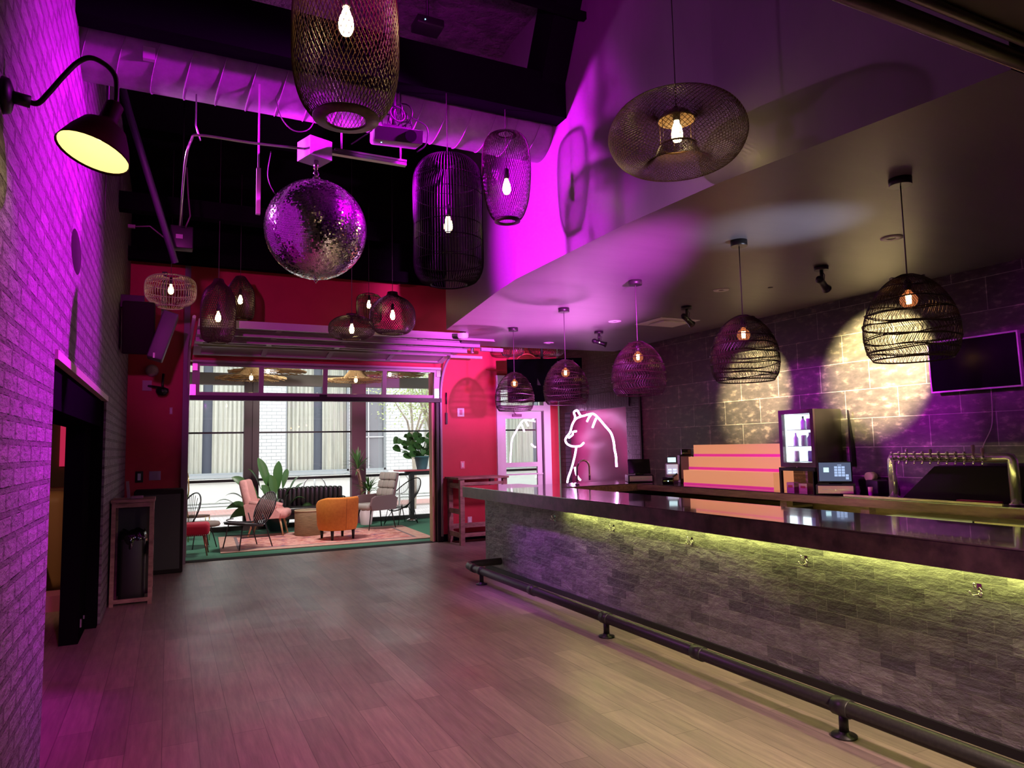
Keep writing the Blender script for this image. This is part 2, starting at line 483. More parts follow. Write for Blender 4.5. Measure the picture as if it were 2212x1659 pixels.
# right wall: tiles, then black brick with the sign niche
struct('wall_right', G().bx(6.57, -3, 0, 6.8, 8.86, 5.38), M_tile)
NY0, NY1, NZ0, NZ1 = 9.28, 11.22, 0.90, 2.20
g = G().bx(6.60, 8.86, 0, 6.9, NY0, 4.42).bx(6.60, NY1, 0, 6.9, FAR, 4.42).bx(6.60, NY0, 0, 6.9, NY1, NZ0).bx(6.60, NY0, NZ1, 6.9, NY1, 4.42)
struct('wall_right_brick', g, M_brickblk)
struct('trim_2', G().bx(6.585, NY0 - 0.1, NZ1, 6.60, NY1 + 0.1, NZ1 + 0.26), M_soldier)
struct('wall_right_niche', G().bx(6.72, NY0, NZ0, 6.76, NY1, NZ1), M_panel)
struct('trim_3', G().bx(6.55, 8.83, 1.05, 6.60, 8.87, 3.12), M_black)
struct('wall_right_upper', G().bx(6.57, 8.86, 4.42, 6.9, FAR, 5.38), M_blackwall)
# ceilings
struct('ceiling', G().bx(-0.87, -3, 5.38, 7.0, 7.0, 5.5), M_deck)
struct('ceiling_far', G().bx(-0.87, 7.0, 5.38, 7.0, FAR + 0.2, 5.5), M_blackwall)  # same rough deck, coloured black here to keep the far end dark
sof = [(3.12, 1.57), (2.96, 2.55), (2.88, 3.04), (2.82, 3.9), (2.82, 5.6), (2.87, 6.1), (2.98, 6.85), (3.2, 8.40), (3.50, 8.45), (3.88, 9.62), (6.57, 9.52), (6.57, 1.57)]
struct('trim_17', G().bx(3.14, 1.43, 3.125, 6.57, 1.565, 5.38), M_blackwall)  # black board added over the soffit end so the gap stays dark
struct('ceiling_bar', G().prism(sof, 3.12, 5.38), M_soffit)
struct('ceiling_front', G().bx(1.2, -3, 3.09, 6.57, 1.42, 3.15), mat('ceiling_front_paint', (0.16, 0.15, 0.12), 0.5))
struct('trim_4', G().cyl((1.2, 1.45, 3.055), (6.55, 1.45, 3.055), 0.032, 20).cyl((1.2, 1.385, 3.075), (6.55, 1.385, 3.075), 0.018, 12), noisy('dark_lacquer_pipe', (0.22, 0.19, 0.16), (0.16, 0.14, 0.12), 8, 0.25, metal=0.6, spec=0.8))
# black beam, thin joist, sloped black slab and far corner post
struct('trim_5', G().bx(-0.55, 4.64, 4.22, 2.82, 4.80, 4.56), M_blackwall)
struct('trim_6', G().bx(-0.55, 4.3, 4.86, 2.82, 4.34, 4.92), M_blackwall)
rk = G().bx(2.60, -0.16, -0.80, 2.815, 0.16, 1.35, Matrix.Translation((0, 4.55, 5.0)) @ Matrix.Rotation(math.radians(28), 4, 'X'))
struct('trim_7', rk, M_blackwall)
struct('trim_8', G().bx(-0.55, 8.6, 4.3, 2.9, 8.75, 4.5).bx(-0.55, 10.6, 4.25, 3.4, 10.75, 4.42), M_blackwall)
struct('trim_9', G().bx(0.17, 11.30, 0, 0.25, FAR, 5.3), mat('door_post_paint', (0.2, 0.13, 0.2), 0.45))
struct('trim_10', G().bx(OX1, FAR - 0.06, 0, OX1 + 0.10, FAR + 0.22, 2.95), M_black)
struct('trim_11', G().bx(OX1 - 0.05, FAR + 0.05, 0, OX1, FAR + 0.2, 2.9), mat('jamb_timber', (0.72, 0.42, 0.25), 0.6))

# ------------------------------------------------------------------ front glass door in the far wall
d = struct('door_1', G().bx(5.28, FAR - 0.05, 0, 5.36, FAR + 0.12, 2.88).bx(6.24, FAR - 0.05, 0, 6.38, FAR + 0.12, 2.88)
           .bx(5.36, FAR - 0.05, 2.80, 6.24, FAR + 0.12, 2.88).bx(5.36, FAR - 0.05, 2.24, 6.24, FAR + 0.12, 2.34), M_white)
obj('door_leaf', G().bx(5.37, FAR, 0.02, 5.47, FAR + 0.045, 2.23).bx(6.11, FAR, 0.02, 6.21, FAR + 0.045, 2.23).bx(5.47, FAR, 2.10, 6.11, FAR + 0.045, 2.23)
    .bx(5.47, FAR, 1.22, 6.11, FAR + 0.045, 1.30).bx(5.47, FAR, 0.02, 6.11, FAR + 0.045, 0.25).bx(5.47, FAR - 0.04, 1.075, 6.2, FAR - 0.01, 1.10), M_white, d)
obj('glass', G().bx(5.47, FAR + 0.02, 0.25, 6.11, FAR + 0.026, 2.10), M_glasshaze, d)
obj('transom_glass', G().bx(5.36, FAR + 0.03, 2.34, 6.24, FAR + 0.036, 2.80), M_glass, d)
obj('door_closer', G().bx(5.60, FAR - 0.05, 2.13, 5.78, FAR - 0.005, 2.18).tube([(5.66, FAR - 0.05, 2.17), (5.58, FAR - 0.12, 2.22), (5.62, FAR - 0.02, 2.26)], 0.008), mat('closer_grey', (0.25, 0.12, 0.2), 0.4), d)
obj('seal', G().bx(6.215, FAR - 0.01, 0.02, 6.238, FAR + 0.04, 2.23), mat('seal_grey', (0.15, 0.08, 0.13), 0.6), d)

# ------------------------------------------------------------------ rolled-up garage door
gd = thing('garage_door', 'white sectional garage door rolled overhead, its lowest row of glass panes hanging above the patio opening', 'garage door', (2.2, 11.2, 2.4))
X0, X1 = 0.29, 4.14
def section(Ms, glazed, nm):
    s_ = G()
    H = 0.50
    s_.bx(X0, -0.022, 0, X1, 0.022, 0.055, Ms).bx(X0, -0.022, H - 0.055, X1, 0.022, H, Ms)
    n = 4
    wd = (X1 - X0)
    for i in range(n + 1):
        c = X0 + wd * i / n
        hw = 0.035
        if i == 0: a, b_ = X0, X0 + 0.10
        elif i == n: a, b_ = X1 - 0.10, X1
        else: a, b_ = c - hw, c + hw
        s_.bx(a, -0.022, 0.055, b_, 0.022, H - 0.055, Ms)
    s_.bx(X0, -0.075, H - 0.02, X1, -0.022, H + 0.0, Ms)     # stiffening strut
    s_.bx(X0, -0.075, H - 0.02, X1, -0.07, H + 0.03, Ms)
    o = obj(nm, s_, M_whiteAl, gd, world=True)
    for i in range(n):
        a = X0 + wd * i / n + (0.10 if i == 0 else 0.035); b_ = X0 + wd * (i + 1) / n - (0.10 if i == n - 1 else 0.035)
        pg = G().bx(a, -0.004, 0.055, b_, 0.004, H - 0.055, Ms)
        obj('pane', pg, M_doorpane if glazed else M_hazypane, o, world=True)
    return o
M_doorpane = glassmat('door_pane', (0.96, 0.97, 0.97), -0.035)
M_hazypane = mat('dusty_panel', (0.34, 0.27, 0.24), 0.35)
Ms = Matrix.Translation((0, 11.28, 2.44)) @ Matrix.Rotation(math.radians(8), 4, 'X')
section(Ms, True, 'lower_section')
ytop, ztop = 11.18, 2.97
for i in range(4):
    yy = 10.98 - i * 0.505
    Mi = Matrix.Translation((0, yy + (0.1 if i == 0 else 0), 3.10 + i * 0.018 - (0.06 if i == 0 else 0))) @ Matrix.Rotation(math.radians(90 - (12 if i == 0 else 1)), 4, 'X')
    section(Mi, False, 'overhead_section')
obj('bottom_seal', G().bx(X0 - 0.03, 11.22, 2.37, X1 + 0.03, 11.34, 2.44), M_black, gd, world=True)
obj('latch_box', G().bx(2.13, 11.21, 2.44, 2.24, 11.25, 2.475), M_black, gd, world=True)
for sx in (X0 - 0.05, X1 + 0.06):
    pts = [(sx, 11.33, 0.1), (sx, 11.33, 2.45)] + [(sx, 11.33 - 0.62 * (1 - math.cos(a)), 2.45 + 0.68 * math.sin(a)) for a in [PI / 2 * k / 8 for k in range(1, 9)]] + [(sx, 8.95, 3.20)]
    obj('track', G().tube(pts, 0.022, 6), M_whiteAl, gd, world=True)
for sx in (X1 + 0.05,):
    obj('hanger_bracket', G().bx(sx, 9.9, 3.05, sx + 0.03, 9.95, 3.6).bx(sx - 0.2, 10.3, 3.02, sx + 0.35, 10.36, 3.06).bx(sx - 0.1, 9.3, 3.0, sx + 0.25, 9.36, 3.05).tube([(sx + 0.02, 9.9, 3.1), (sx + 0.3, 10.5, 3.3)], 0.012), M_whiteAl, gd, world=True)
for sx, s2 in ((X0 + 0.0, 1), (X1 - 0.07, 1)):
    obj('hinge_plate', G().bx(sx, 11.17, 2.80, sx + 0.07, 11.2, 2.93).bx(sx - 0.03, 11.2, 2.44, sx + 0.05, 11.24, 2.60), M_steel, gd, world=True)

# ================================================================== PATIO
GY = 15.5
struct('floor_patio', G().bx(-3.2, FAR, -0.12, 8.6, GY, -0.004), M_turf)
struct('trim_12', G().bx(OX0, FAR - 0.02, -0.003, OX1, FAR + 0.2, 0.006), M_blackmat)
struct('wall_patio_left', G().bx(-3.3, FAR + 0.2, 0, -3.2, GY, 3.9), M_white)
struct('wall_patio_right', G().bx(8.6, FAR + 0.2, 0, 8.7, GY, 3.9), M_white)
struct('ceiling_patio', G().bx(-3.3, FAR + 0.2, 3.75, 8.7, GY + 0.3, 3.9), mat('patio_ceiling', (0.16, 0.12, 0.1), 0.7))
M_post = mat('bronze_post', (0.06, 0.035, 0.04), 0.5)
struct('trim_13', G().bx(1.39, GY - 0.15, 0, 1.55, GY + 0.05, 3.75).bx(1.55, GY - 0.18, 0, 1.68, GY + 0.02, 3.75), M_post)
struct('trim_14', G().bx(3.61, GY - 0.15, 0, 3.92, GY + 0.05, 3.75), mat('plum_post', (0.16, 0.05, 0.09), 0.5))
struct('trim_15', G().bx(-3.2, GY - 0.12, 2.98, 8.6, GY + 0.08, 3.22), mat('grey_header', (0.22, 0.2, 0.17), 0.6))
struct('trim_16', G().bx(0.0, 12.0, 2.98, 4.6, 12.15, 3.7), mat('maroon_beam', (0.14, 0.035, 0.035), 0.6))
for k, (a, b_) in enumerate(((-3.2, 1.39), (1.68, 3.61), (3.92, 8.6))):
    wn = struct('window_%d' % (k + 1), G().bx(a, GY - 0.03, 1.975, b_, GY + 0.03, 2.01).bx(a, GY - 0.05, 0.985, b_, GY + 0.05, 1.04).bx(a, GY - 0.05, 0, b_, GY + 0.05, 0.09), M_black)
    obj('pane', G().bx(a, GY - 0.004, 0.09, b_, GY + 0.004, 2.98), M_glass, wn)
    obj('transom_pane', G().bx(a, GY - 0.004, 3.22, b_, GY + 0.004, 3.75), M_glass, wn)

# ================================================================== STREET
SZ = -0.12
struct('ground', G().bx(-14, GY + 0.1, SZ - 0.2, 20, 20.4, SZ), M_cobble)
struct('ground_sidewalk', G().bx(-14, 20.4, SZ - 0.2, 20, 22.2, SZ + 0.05), M_paver)
BY = 23.5
struct('ground_far', G().bx(-14, 22.2, SZ - 0.2, 20, BY + 6, SZ + 0.04), mat('pale_concrete', (0.52, 0.51, 0.47), 0.8))
bl = thing('building', 'white painted brick building with tall curtained windows across the street', 'building', (3.4, BY, 0))
wins = [(-5.5, -3.1), (-2.2, -0.3), (0.2, 2.28), (3.38, 5.45), (5.62, 6.72), (8.05, 10.4), (11.3, 14)]
wg = G()
xs = -14
for a, b_ in wins:
    wg.bx(xs, BY, 0.0, a, BY + 0.4, 6.5); xs = b_
wg.bx(xs, BY, 0, 20, BY + 0.4, 6.5)
for a, b_ in wins: wg.bx(a, BY, 0, b_, BY + 0.4, 0.88).bx(a, BY, 4.6, b_, BY + 0.4, 6.5)
obj('wall', wg, M_whitebrick, bl, world=True)
obj('plinth', G().bx(-14, BY - 0.09, 0.05, 20, BY, 0.66).bx(-14, BY - 0.14, 0.66, 20, BY, 0.78), mat('pale_plinth', (0.62, 0.62, 0.58), 0.7), bl, world=True)
M_curtain = noisy('curtain', (0.60, 0.59, 0.50), (0.40, 0.40, 0.35), 3, 0.8, stretch=(4.5, 1, 0.12), axes='xyz')
M_bluegl = mat('blue_dark_gap', (0.10, 0.11, 0.14), 0.2)
for a, b_ in wins:
    f = obj('window', G().bx(a, BY + 0.12, 0.88, b_, BY + 0.2, 0.95).bx(a, BY + 0.12, 0.88, a + 0.06, BY + 0.2, 4.6).bx(b_ - 0.06, BY + 0.12, 0.88, b_, BY + 0.2, 4.6).bx(a - 0.04, BY - 0.05, 0.80, b_ + 0.04, BY + 0.1, 0.89), mat('frame_grey', (0.35, 0.37, 0.38), 0.4), bl, world=True)
    if abs(a - 5.62) < 0.1:
        obj('pane', G().bx(a, BY + 0.22, 0.9, b_, BY + 0.24, 4.6), mat('grey_window', (0.22, 0.22, 0.24), 0.15), f, world=True)
        obj('muntin', G().bx(6.12, BY + 0.16, 0.9, 6.15, BY + 0.2, 4.6).bx(a, BY + 0.16, 2.0, b_, BY + 0.2, 2.03), M_white, f, world=True)
        continue
    cg = G(); n = 60
    mid = a + (b_ - a) * (0.42 if a < 2 else 0.52)
    gap = 0.14
    for (u0, u1) in ((a + 0.05, mid - gap), (mid + gap, b_ - 0.05)):
        vs = []
        for i in range(n + 1):
            x = u0 + (u1 - u0) * i / n
            y = BY + 0.32 + 0.03 * math.sin(x * 46) + 0.015 * math.sin(x * 91 + 1)
            vs += [(x, y, 0.9), (x, y, 4.6)]
        cg.add(vs, [(2 * i, 2 * i + 2, 2 * i + 3, 2 * i + 1) for i in range(n)], True)
    obj('curtain', cg, M_curtain, f, world=True)
    obj('dark_glass', G().bx(a, BY + 0.38, 0.9, b_, BY + 0.395, 4.6), M_bluegl, f, world=True)
# street trees
M_bark = noisy('pale_bark', (0.45, 0.38, 0.3), (0.3, 0.25, 0.2), 8, 0.9)
M_leaf = mat('street_leaves', (0.36, 0.42, 0.16), 0.7)
def tree(x, y, seed, lab):
    r = random.Random(seed)
    t = thing('street_tree', lab, 'tree', (x, y, SZ), 0, 'thin street trees')
    tg = G()
    tips = []
    tg.tube([(0, 0, 0), (0.04, 0, 0.9), (-0.02, 0, 1.9)], [0.075, 0.06, 0.055], 8)
    for k in range(5):
        a = r.uniform(0, 6.28)
        e = Vector((math.cos(a) * r.uniform(0.5, 1.1), math.sin(a) * 0.6, r.uniform(3.0, 4.3)))
        m_ = Vector((e.x * 0.3, e.y * 0.3, 2.5))
        tg.tube([(-0.02, 0, 1.8), m_, e], [0.04, 0.03, 0.012], 6)
        tips += [e, (m_ + e) / 2, m_ + Vector((e.x * 0.5, 0, 0.5))]
    obj('trunk', tg, M_bark, t)
    lg = G()
    for k in range(900):
        c = r.choice(tips) + Vector((r.gauss(0, 0.42), r.gauss(0, 0.35), r.gauss(0.15, 0.36)))
        if c.z < 2.2: continue
        d_ = Vector((r.uniform(-1, 1), r.uniform(-1, 1), r.uniform(-1, 1))).normalized()
        s_ = d_.orthogonal().normalized()
        u = r.uniform(0.03, 0.055)
        lg.add([c - d_ * u, c + s_ * u * 0.6, c + d_ * u, c - s_ * u * 0.6], [(0, 1, 2, 3)])
    obj('foliage', lg, M_leaf, t)
tree(6.3, 19.3, 3, 'thin pale street tree nearest the middle post of the patio glass')
tree(7.15, 19.9, 5, 'thin street tree seen just left of the plant in the teal pot')
tree(7.6, 19.2, 9, 'thin street tree seen directly behind the plant in the teal pot')
# bike hoops
def hoop(x, y, lab):
    t = G().tube([(x + 0.26 * math.cos(a), y, 0.72 + 0.26 * math.sin(a)) for a in [k * PI / 12 for k in range(24)]], 0.02, 6, closed=True)
    t.cyl((x, y, SZ), (x, y, 1.0), 0.025, 8)
    tag(obj('bike_rack', t, M_steel), lab, 'bike rack', 'bike hoops on the street')
hoop(3.15, 17.2, 'grey ring-shaped bike rack outside the glass behind the black sofa')
hoop(5.3, 17.4, 'grey ring-shaped bike rack outside the glass behind the cord chair')

# ---- high ledge by the patio glass with potted monstera
t = thing('bar_ledge', 'narrow high red-edged ledge table on a black post against the patio glass', 'table', (5.5, 15.15, 0))
obj('top', G().bx(4.55, 14.95, 1.09, 6.6, 15.38, 1.12), mat('ledge_red', (0.65, 0.08, 0.12), 0.4), t, world=True)
obj('rail', G().bx(4.75, 15.1, 1.04, 6.6, 15.2, 1.09), M_black, t, world=True)
obj('leg', G().bx(4.83, 15.05, 0, 4.93, 15.15, 1.06), M_black, t, world=True)
obj('foot', G().lathe([(0.12, 0), (0.11, 0.03), (0.04, 0.06)], 16, (4.88, 15.1, 0)), M_steel, t, world=True)

# ================================================================== PENDANTS
def smooth_prof(ctrl, n=40):
    c = np.array(ctrl, float)
    # catmull-rom resample
    P = np.vstack([2 * c[0] - c[1], c, 2 * c[-1] - c[-2]])
    out = []
    for i in range(1, len(P) - 2):
        for k in range(10):
            t = k / 10
            out.append(0.5 * ((2 * P[i]) + (-P[i - 1] + P[i + 1]) * t + (2 * P[i - 1] - 5 * P[i] + 4 * P[i + 1] - P[i + 2]) * t * t + (-P[i - 1] + 3 * P[i] - 3 * P[i + 1] + P[i + 2]) * t ** 3))
    out.append(c[-1]); out = np.array(out)
    L = np.concatenate([[0], np.cumsum(np.linalg.norm(np.diff(out, axis=0), axis=1))]); L /= L[-1]
    u = np.linspace(0, 1, n)
    return np.stack([np.interp(u, L, out[:, 0]), np.interp(u, L, out[:, 1])], 1)

def weave(g, prof, n, twist, rad, sides=3, jit=0.0, dirs=(1, -1)):
    m = len(prof)
    for d_ in dirs:
        for k in range(n):
            a0 = 2 * PI * k / n + (0.5 * PI / n if d_ < 0 else 0) + random.uniform(-jit, jit)
            off = 0.0015 * d_
            pts = [((prof[i][0] + off) * math.cos(a0 + d_ * twist * i / (m - 1)), (prof[i][0] + off) * math.sin(a0 + d_ * twist * i / (m - 1)), prof[i][1]) for i in range(m)]
            g.tube(pts, rad, sides, caps=False, sm=False)
    return g

def ring(g, r, z, rad, n=36, sides=4, wob=0.0, ph=0.0):
    pts = [((r + 0.3 * wob * math.sin(5 * a + ph)) * math.cos(a), (r + 0.3 * wob * math.sin(5 * a + ph)) * math.sin(a), z + wob * math.sin(2 * a + ph) + 0.5 * wob * math.sin(5 * a + 2 * ph)) for a in [2 * PI * k / n for k in range(n)]]
    return g.tube(pts, rad, sides, closed=True, sm=False)

def edison(root, zb, kind='st', bm_=None):
    """socket + bulb, zb = centre of the glow"""
    if kind == 'st':
        b = G().lathe([(0.006, -0.062), (0.02, -0.058), (0.0305, -0.035), (0.032, -0.015), (0.026, 0.02), (0.015, 0.05), (0.013, 0.065)], 14, (0, 0, zb))
        obj('bulb', b, bm_ or M_bulb, root)
        so = G().lathe([(0.016, 0.06), (0.02, 0.065), (0.021, 0.13), (0.012, 0.145), (0.004, 0.15)], 12, (0, 0, zb))
        obj('socket', so, M_socket, root)
    else:
        b = G().ball((0, 0, zb), 0.0475, 20, 14).lathe([(0.02, 0.042), (0.014, 0.06)], 14, (0, 0, zb), cap=False)
        bo = obj('bulb', b, M_amber, root)
        fl = G()
        for k in range(8):
            a = 2 * PI * k / 8
            fl.tube([(0.010 * math.cos(a), 0.010 * math.sin(a), zb - 0.022), (0.013 * math.cos(a + 0.3), 0.013 * math.sin(a + 0.3), zb + 0.026)], 0.0032, 5)
        obj('filament', fl, M_fil, bo)
        so = G().lathe([(0.016, 0.055), (0.021, 0.06), (0.021, 0.11), (0.008, 0.125)], 12, (0, 0, zb))
        obj('socket', so, M_socket, root)

def ambermat():
    m = bpy.data.materials.new('amber_glass'); m.use_nodes = True
    nt = m.node_tree; nt.nodes.clear()
    out = nt.nodes.new('ShaderNodeOutputMaterial')
    tr = nt.nodes.new('ShaderNodeBsdfTransparent'); tr.inputs[0].default_value = (1, 0.72, 0.5, 1)
    gl = nt.nodes.new('ShaderNodeBsdfGlossy'); gl.inputs['Roughness'].default_value = 0.05
    mx = nt.nodes.new('ShaderNodeMixShader'); mx.inputs[0].default_value = 0.12
    e = nt.nodes.new('ShaderNodeEmission'); e.inputs[0].default_value = (1, 0.33, 0.12, 1); e.inputs[1].default_value = 0.22
    ad = nt.nodes.new('ShaderNodeAddShader')
    nt.links.new(tr.outputs[0], mx.inputs[1]); nt.links.new(gl.outputs[0], mx.inputs[2])
    nt.links.new(mx.outputs[0], ad.inputs[0]); nt.links.new(e.outputs[0], ad.inputs[1])
    nt.links.new(ad.outputs[0], out.inputs[0])
    return m
M_amber = ambermat()

def cord(root, z0, z1, r=0.0035, m=None):
    obj('cord', G().cyl((0, 0, z0), (0, 0, z1), r, 6), m or M_cord, root)

def pendant(nm, label, loc, prof, n, twist, rad, zb, ztop_cord, extra=None, m=None, ribs=None, grp=None, bm_=None):
    """loc = (x, y); heights are world heights"""
    z0 = prof[-1][1]
    t = thing(nm, label, 'pendant light', (loc[0], loc[1], 0), 0, grp)
    sh = G()
    if n: weave(sh, prof, n, twist, rad)
    if ribs:
        nr, rr, rz_, rrad = ribs
        m_ = len(prof)
        for k in range(nr):
            a = 2 * PI * k / nr + random.uniform(-0.3, 0.3) / nr
            pts = [(prof[i][0] * math.cos(a), prof[i][0] * math.sin(a), prof[i][1]) for i in range(0, m_)]
            sh.tube(pts, rr, 4, caps=False, sm=False)
        for z in rz_:
            i = int(np.argmin(abs(prof[:, 1] - z)))
            ring(sh, prof[i][0] - 0.004, prof[i][1], rrad)
    ring(sh, prof[0][0], prof[0][1], 0.006)
    ring(sh, prof[-1][0], prof[-1][1], 0.006)
    if extra: extra(sh)
    obj('shade', sh, m or M_rattan, t)
    edison(t, zb, 'st', bm_)
    cord(t, zb + 0.14, ztop_cord)
    return t

TOP = 5.38
# A tall woven lantern, closest
pA = smooth_prof([(0.085, 2.955), (0.13, 2.965), (0.185, 3.04), (0.213, 3.16), (0.217, 3.30), (0.212, 3.45), (0.18, 3.58), (0.12, 3.65), (0.06, 3.66)], 46)
def exA(s_):
    s_.lathe([(0.082, 2.950), (0.135, 2.958), (0.135, 2.964), (0.082, 2.957), (0.082, 2.950)], 30, cap=False)
    s_.tube([(0.06 * math.cos(0), 0, 3.66), (0, 0, 3.70), (-0.06, 0, 3.66)], 0.003, 4)
pendant('woven_pendant', 'largest tall black woven lantern, cut off by the top of the picture', (0.63, 2.78), pA, 68, 1.55, 0.0016, 3.385, TOP, exA, m=M_rattanG, bm_=M_bulb2)
# B cage of vertical rods
pB = smooth_prof([(0.13, 2.775), (0.20, 2.80), (0.245, 2.88), (0.253, 3.0), (0.25, 3.25), (0.253, 3.5), (0.235, 3.62), (0.17, 3.70), (0.09, 3.715)], 30)
def exB(s_):
    s_.tube([(-0.09, 0, 3.715), (0, 0, 3.76), (0.09, 0, 3.715)], 0.004, 4)
pendant('cage_pendant', 'tall black cage pendant of upright rods right of the mirror ball', (1.80, 4.66), pB, 0, 0, 0, 3.225, 4.22, exB, ribs=(74, 0.0032, (2.93, 3.08, 3.22, 3.42, 3.56), 0.004), m=M_rattanB)
# C
pC = smooth_prof([(0.075, 3.33), (0.12, 3.36), (0.165, 3.48), (0.187, 3.66), (0.188, 3.80), (0.172, 3.93), (0.13, 4.00), (0.06, 4.02)], 40)
def exC(s_):
    s_.lathe([(0.07, 3.315), (0.10, 3.32), (0.10, 3.335), (0.07, 3.33), (0.07, 3.315)], 24, cap=False)
    s_.tube([(-0.06, 0, 4.02), (0, 0, 4.06), (0.06, 0, 4.02)], 0.003, 4)
pendant('woven_pendant', 'slim dark mesh lantern hanging against the purple soffit, right of the rod cage', (2.306, 4.71), pC, 62, 1.3, 0.0013, 3.60, 4.22, exC)
# D doughnut
ctl = []
for k in range(13):
    a = math.radians(-75 + 330 * k / 12 - 90)
    ctl.append((0.235 + 0.145 * math.cos(a), 3.30 + 0.155 * math.sin(a)))
pD = smooth_prof([(0.10, 3.25), (0.13, 3.185), (0.19, 3.14), (0.26, 3.145), (0.33, 3.19), (0.375, 3.27), (0.375, 3.35), (0.33, 3.43), (0.26, 3.475), (0.19, 3.47), (0.13, 3.445), (0.10, 3.40)], 46)
def exD(s_):
    for k in range(6):
        a = k * PI / 3
        s_.cyl((0.10 * math.cos(a), 0.10 * math.sin(a), 3.25), (0.10 * math.cos(a), 0.10 * math.sin(a), 3.40), 0.0025, 4)
    s_.lathe([(0.0, 3.445), (0.07, 3.44), (0.10, 3.405)], 24, cap=False)
pendant('doughnut_pendant', 'wide doughnut-shaped woven pendant in front of the dark soffit face', (2.517, 2.96), pD, 84, 2.6, 0.0014, 3.335, TOP, exD, m=M_rattanG, bm_=M_bulb2)
# E squat lit cage at left
pE = smooth_prof([(0.145, 3.385), (0.15, 3.405), (0.22, 3.43), (0.28, 3.50), (0.292, 3.60), (0.28, 3.70), (0.22, 3.755), (0.10, 3.775)], 26)
pendant('cage_pendant', 'squat drum-shaped cage pendant over the hanging speakers by the brick wall', (-0.015, 9.43), pE, 0, 0, 0, 3.61, TOP, None, ribs=(54, 0.0035, (3.46, 3.56, 3.66, 3.73), 0.0035), m=M_rattanE)
# F G H I J
pF = smooth_prof([(0.09, 2.86), (0.15, 2.885), (0.185, 2.98), (0.19, 3.15), (0.185, 3.32), (0.15, 3.46), (0.07, 3.55), (0.05, 3.60)], 30)
pendant('woven_pendant', 'long dark woven pendant, the front one of the left pair above the garage door', (0.484, 8.66), pF, 54, 1.7, 0.0033, 3.165, TOP, None, m=M_rattan2)
pG = smooth_prof([(0.10, 3.37), (0.16, 3.39), (0.18, 3.48), (0.182, 3.66), (0.165, 3.78), (0.10, 3.89), (0.06, 3.95)], 28)
pendant('woven_pendant', 'shorter woven pendant behind the long one, upper left of the garage door', (0.825, 9.91), pG, 50, 1.3, 0.0034, 3.64, TOP, None, m=M_rattan2)
pH = smooth_prof([(0.11, 2.97), (0.20, 2.98), (0.27, 3.033), (0.283, 3.097), (0.263, 3.17), (0.18, 3.233), (0.075, 3.25), (0.065, 3.28)], 28)
pendant('woven_pendant', 'flattened oval woven pendant, lowest of the trio above the garage door', (2.02, 8.6, ), pH, 60, 2.0, 0.0031, 3.10, TOP, None, m=M_rattan2)
pI = smooth_prof([(0.15, 3.55), (0.185, 3.58), (0.19, 3.7), (0.19, 3.85), (0.17, 3.95), (0.08, 3.99)], 20)
pendant('cage_pendant', 'small brownish cage pendant behind the round one above the garage door', (2.737, 10.52), pI, 0, 0, 0, 3.83, TOP, None, ribs=(44, 0.0045, (3.65, 3.8, 3.9), 0.0035), m=M_rattan2)
pJ = smooth_prof([(0.13, 3.055), (0.20, 3.07), (0.27, 3.15), (0.289, 3.25), (0.27, 3.38), (0.19, 3.48), (0.08, 3.54), (0.06, 3.585)], 32)
pendant('woven_pendant', 'onion-shaped woven pendant with magenta shine, right of the trio above the garage door', (2.527, 8.54), pJ, 60, 1.9, 0.0031, 3.295, TOP, None, m=M_rattan2)
# K, L behind the soffit end
pK = smooth_prof([(0.12, 3.09), (0.18, 3.13), (0.2, 3.35), (0.19, 3.6), (0.1, 3.7)], 18)
pendant('woven_pendant', 'brown woven pendant bottom peeking under the far end of the bar ceiling, at the left', (5.087, 10.3), pK, 34, 1.3, 0.003, 3.52, 4.42 + 0.9, None, m=M_rattan2)
pL = smooth_prof([(0.16, 3.18), (0.26, 3.20), (0.31, 3.27), (0.33, 3.40), (0.12, 3.5)], 18)
pendant('woven_pendant', 'wide woven pendant peeking under the far bar ceiling above the black screen', (6.02, 10.8), pL, 40, 1.6, 0.003, 3.42, 4.42 + 0.9, None, m=M_rattan2)

# ---- five domes over the bar
pDome = smooth_prof([(0.205, 2.05), (0.235, 2.10), (0.25, 2.20), (0.235, 2.31), (0.185, 2.42), (0.115, 2.50), (0.045, 2.54), (0.02, 2.545)], 34)
def dome_shade():
    s_ = G(); m = len(pDome)
    n = 64
    rs = random.Random(4)
    for k in range(n):
        a0 = 2 * PI * k / n
        for d_, ph in ((1, 0.0), (-1, 0.35)):
            pts = []
            for i in range(m):
                u = i / (m - 1)
                # strands lean one way in a band and back in the next
                s1 = abs(((u * 4.2 + ph) % 1.0) - 0.5) * 2
                a = a0 + d_ * 0.16 * (s1 - 0.5) + 0.015 * math.sin(9 * u + k)
                pts.append((pDome[i][0] * math.cos(a), pDome[i][0] * math.sin(a), pDome[i][1]))
            s_.tube(pts, 0.0015, 3, caps=False, sm=False)
    for j, u in enumerate((0.0, 0.10, 0.22, 0.34, 0.46, 0.60, 0.74, 0.88)):
        i = int(u * (m - 1))
        ring(s_, pDome[i][0], pDome[i][1], 0.0036 if j else 0.0045, 48, 4, 0.0 if j == 0 else 0.007, j * 1.7)
        if j in (1, 2, 3, 4): ring(s_, pDome[i][0] + 0.002, pDome[i][1] + 0.006, 0.0028, 48, 4, 0.007, j * 1.7 + 0.4)
    return s_
dm = [(3.96, 7.98, 'open-weave dome pendant over the far end of the bar, in front of the white door'),
      (3.93, 6.64, 'open-weave dome pendant over the bar in front of the hanging black screen'),
      (3.89, 5.25, 'open-weave dome pendant over the bar, middle one of the row of five'),
      (3.86, 3.89, 'open-weave dome pendant over the bar, left of the tall unlit stretch of tile wall'),
      (3.83, 2.56, 'largest open-weave dome pendant, nearest over the bar and overlapping the wall screen')]
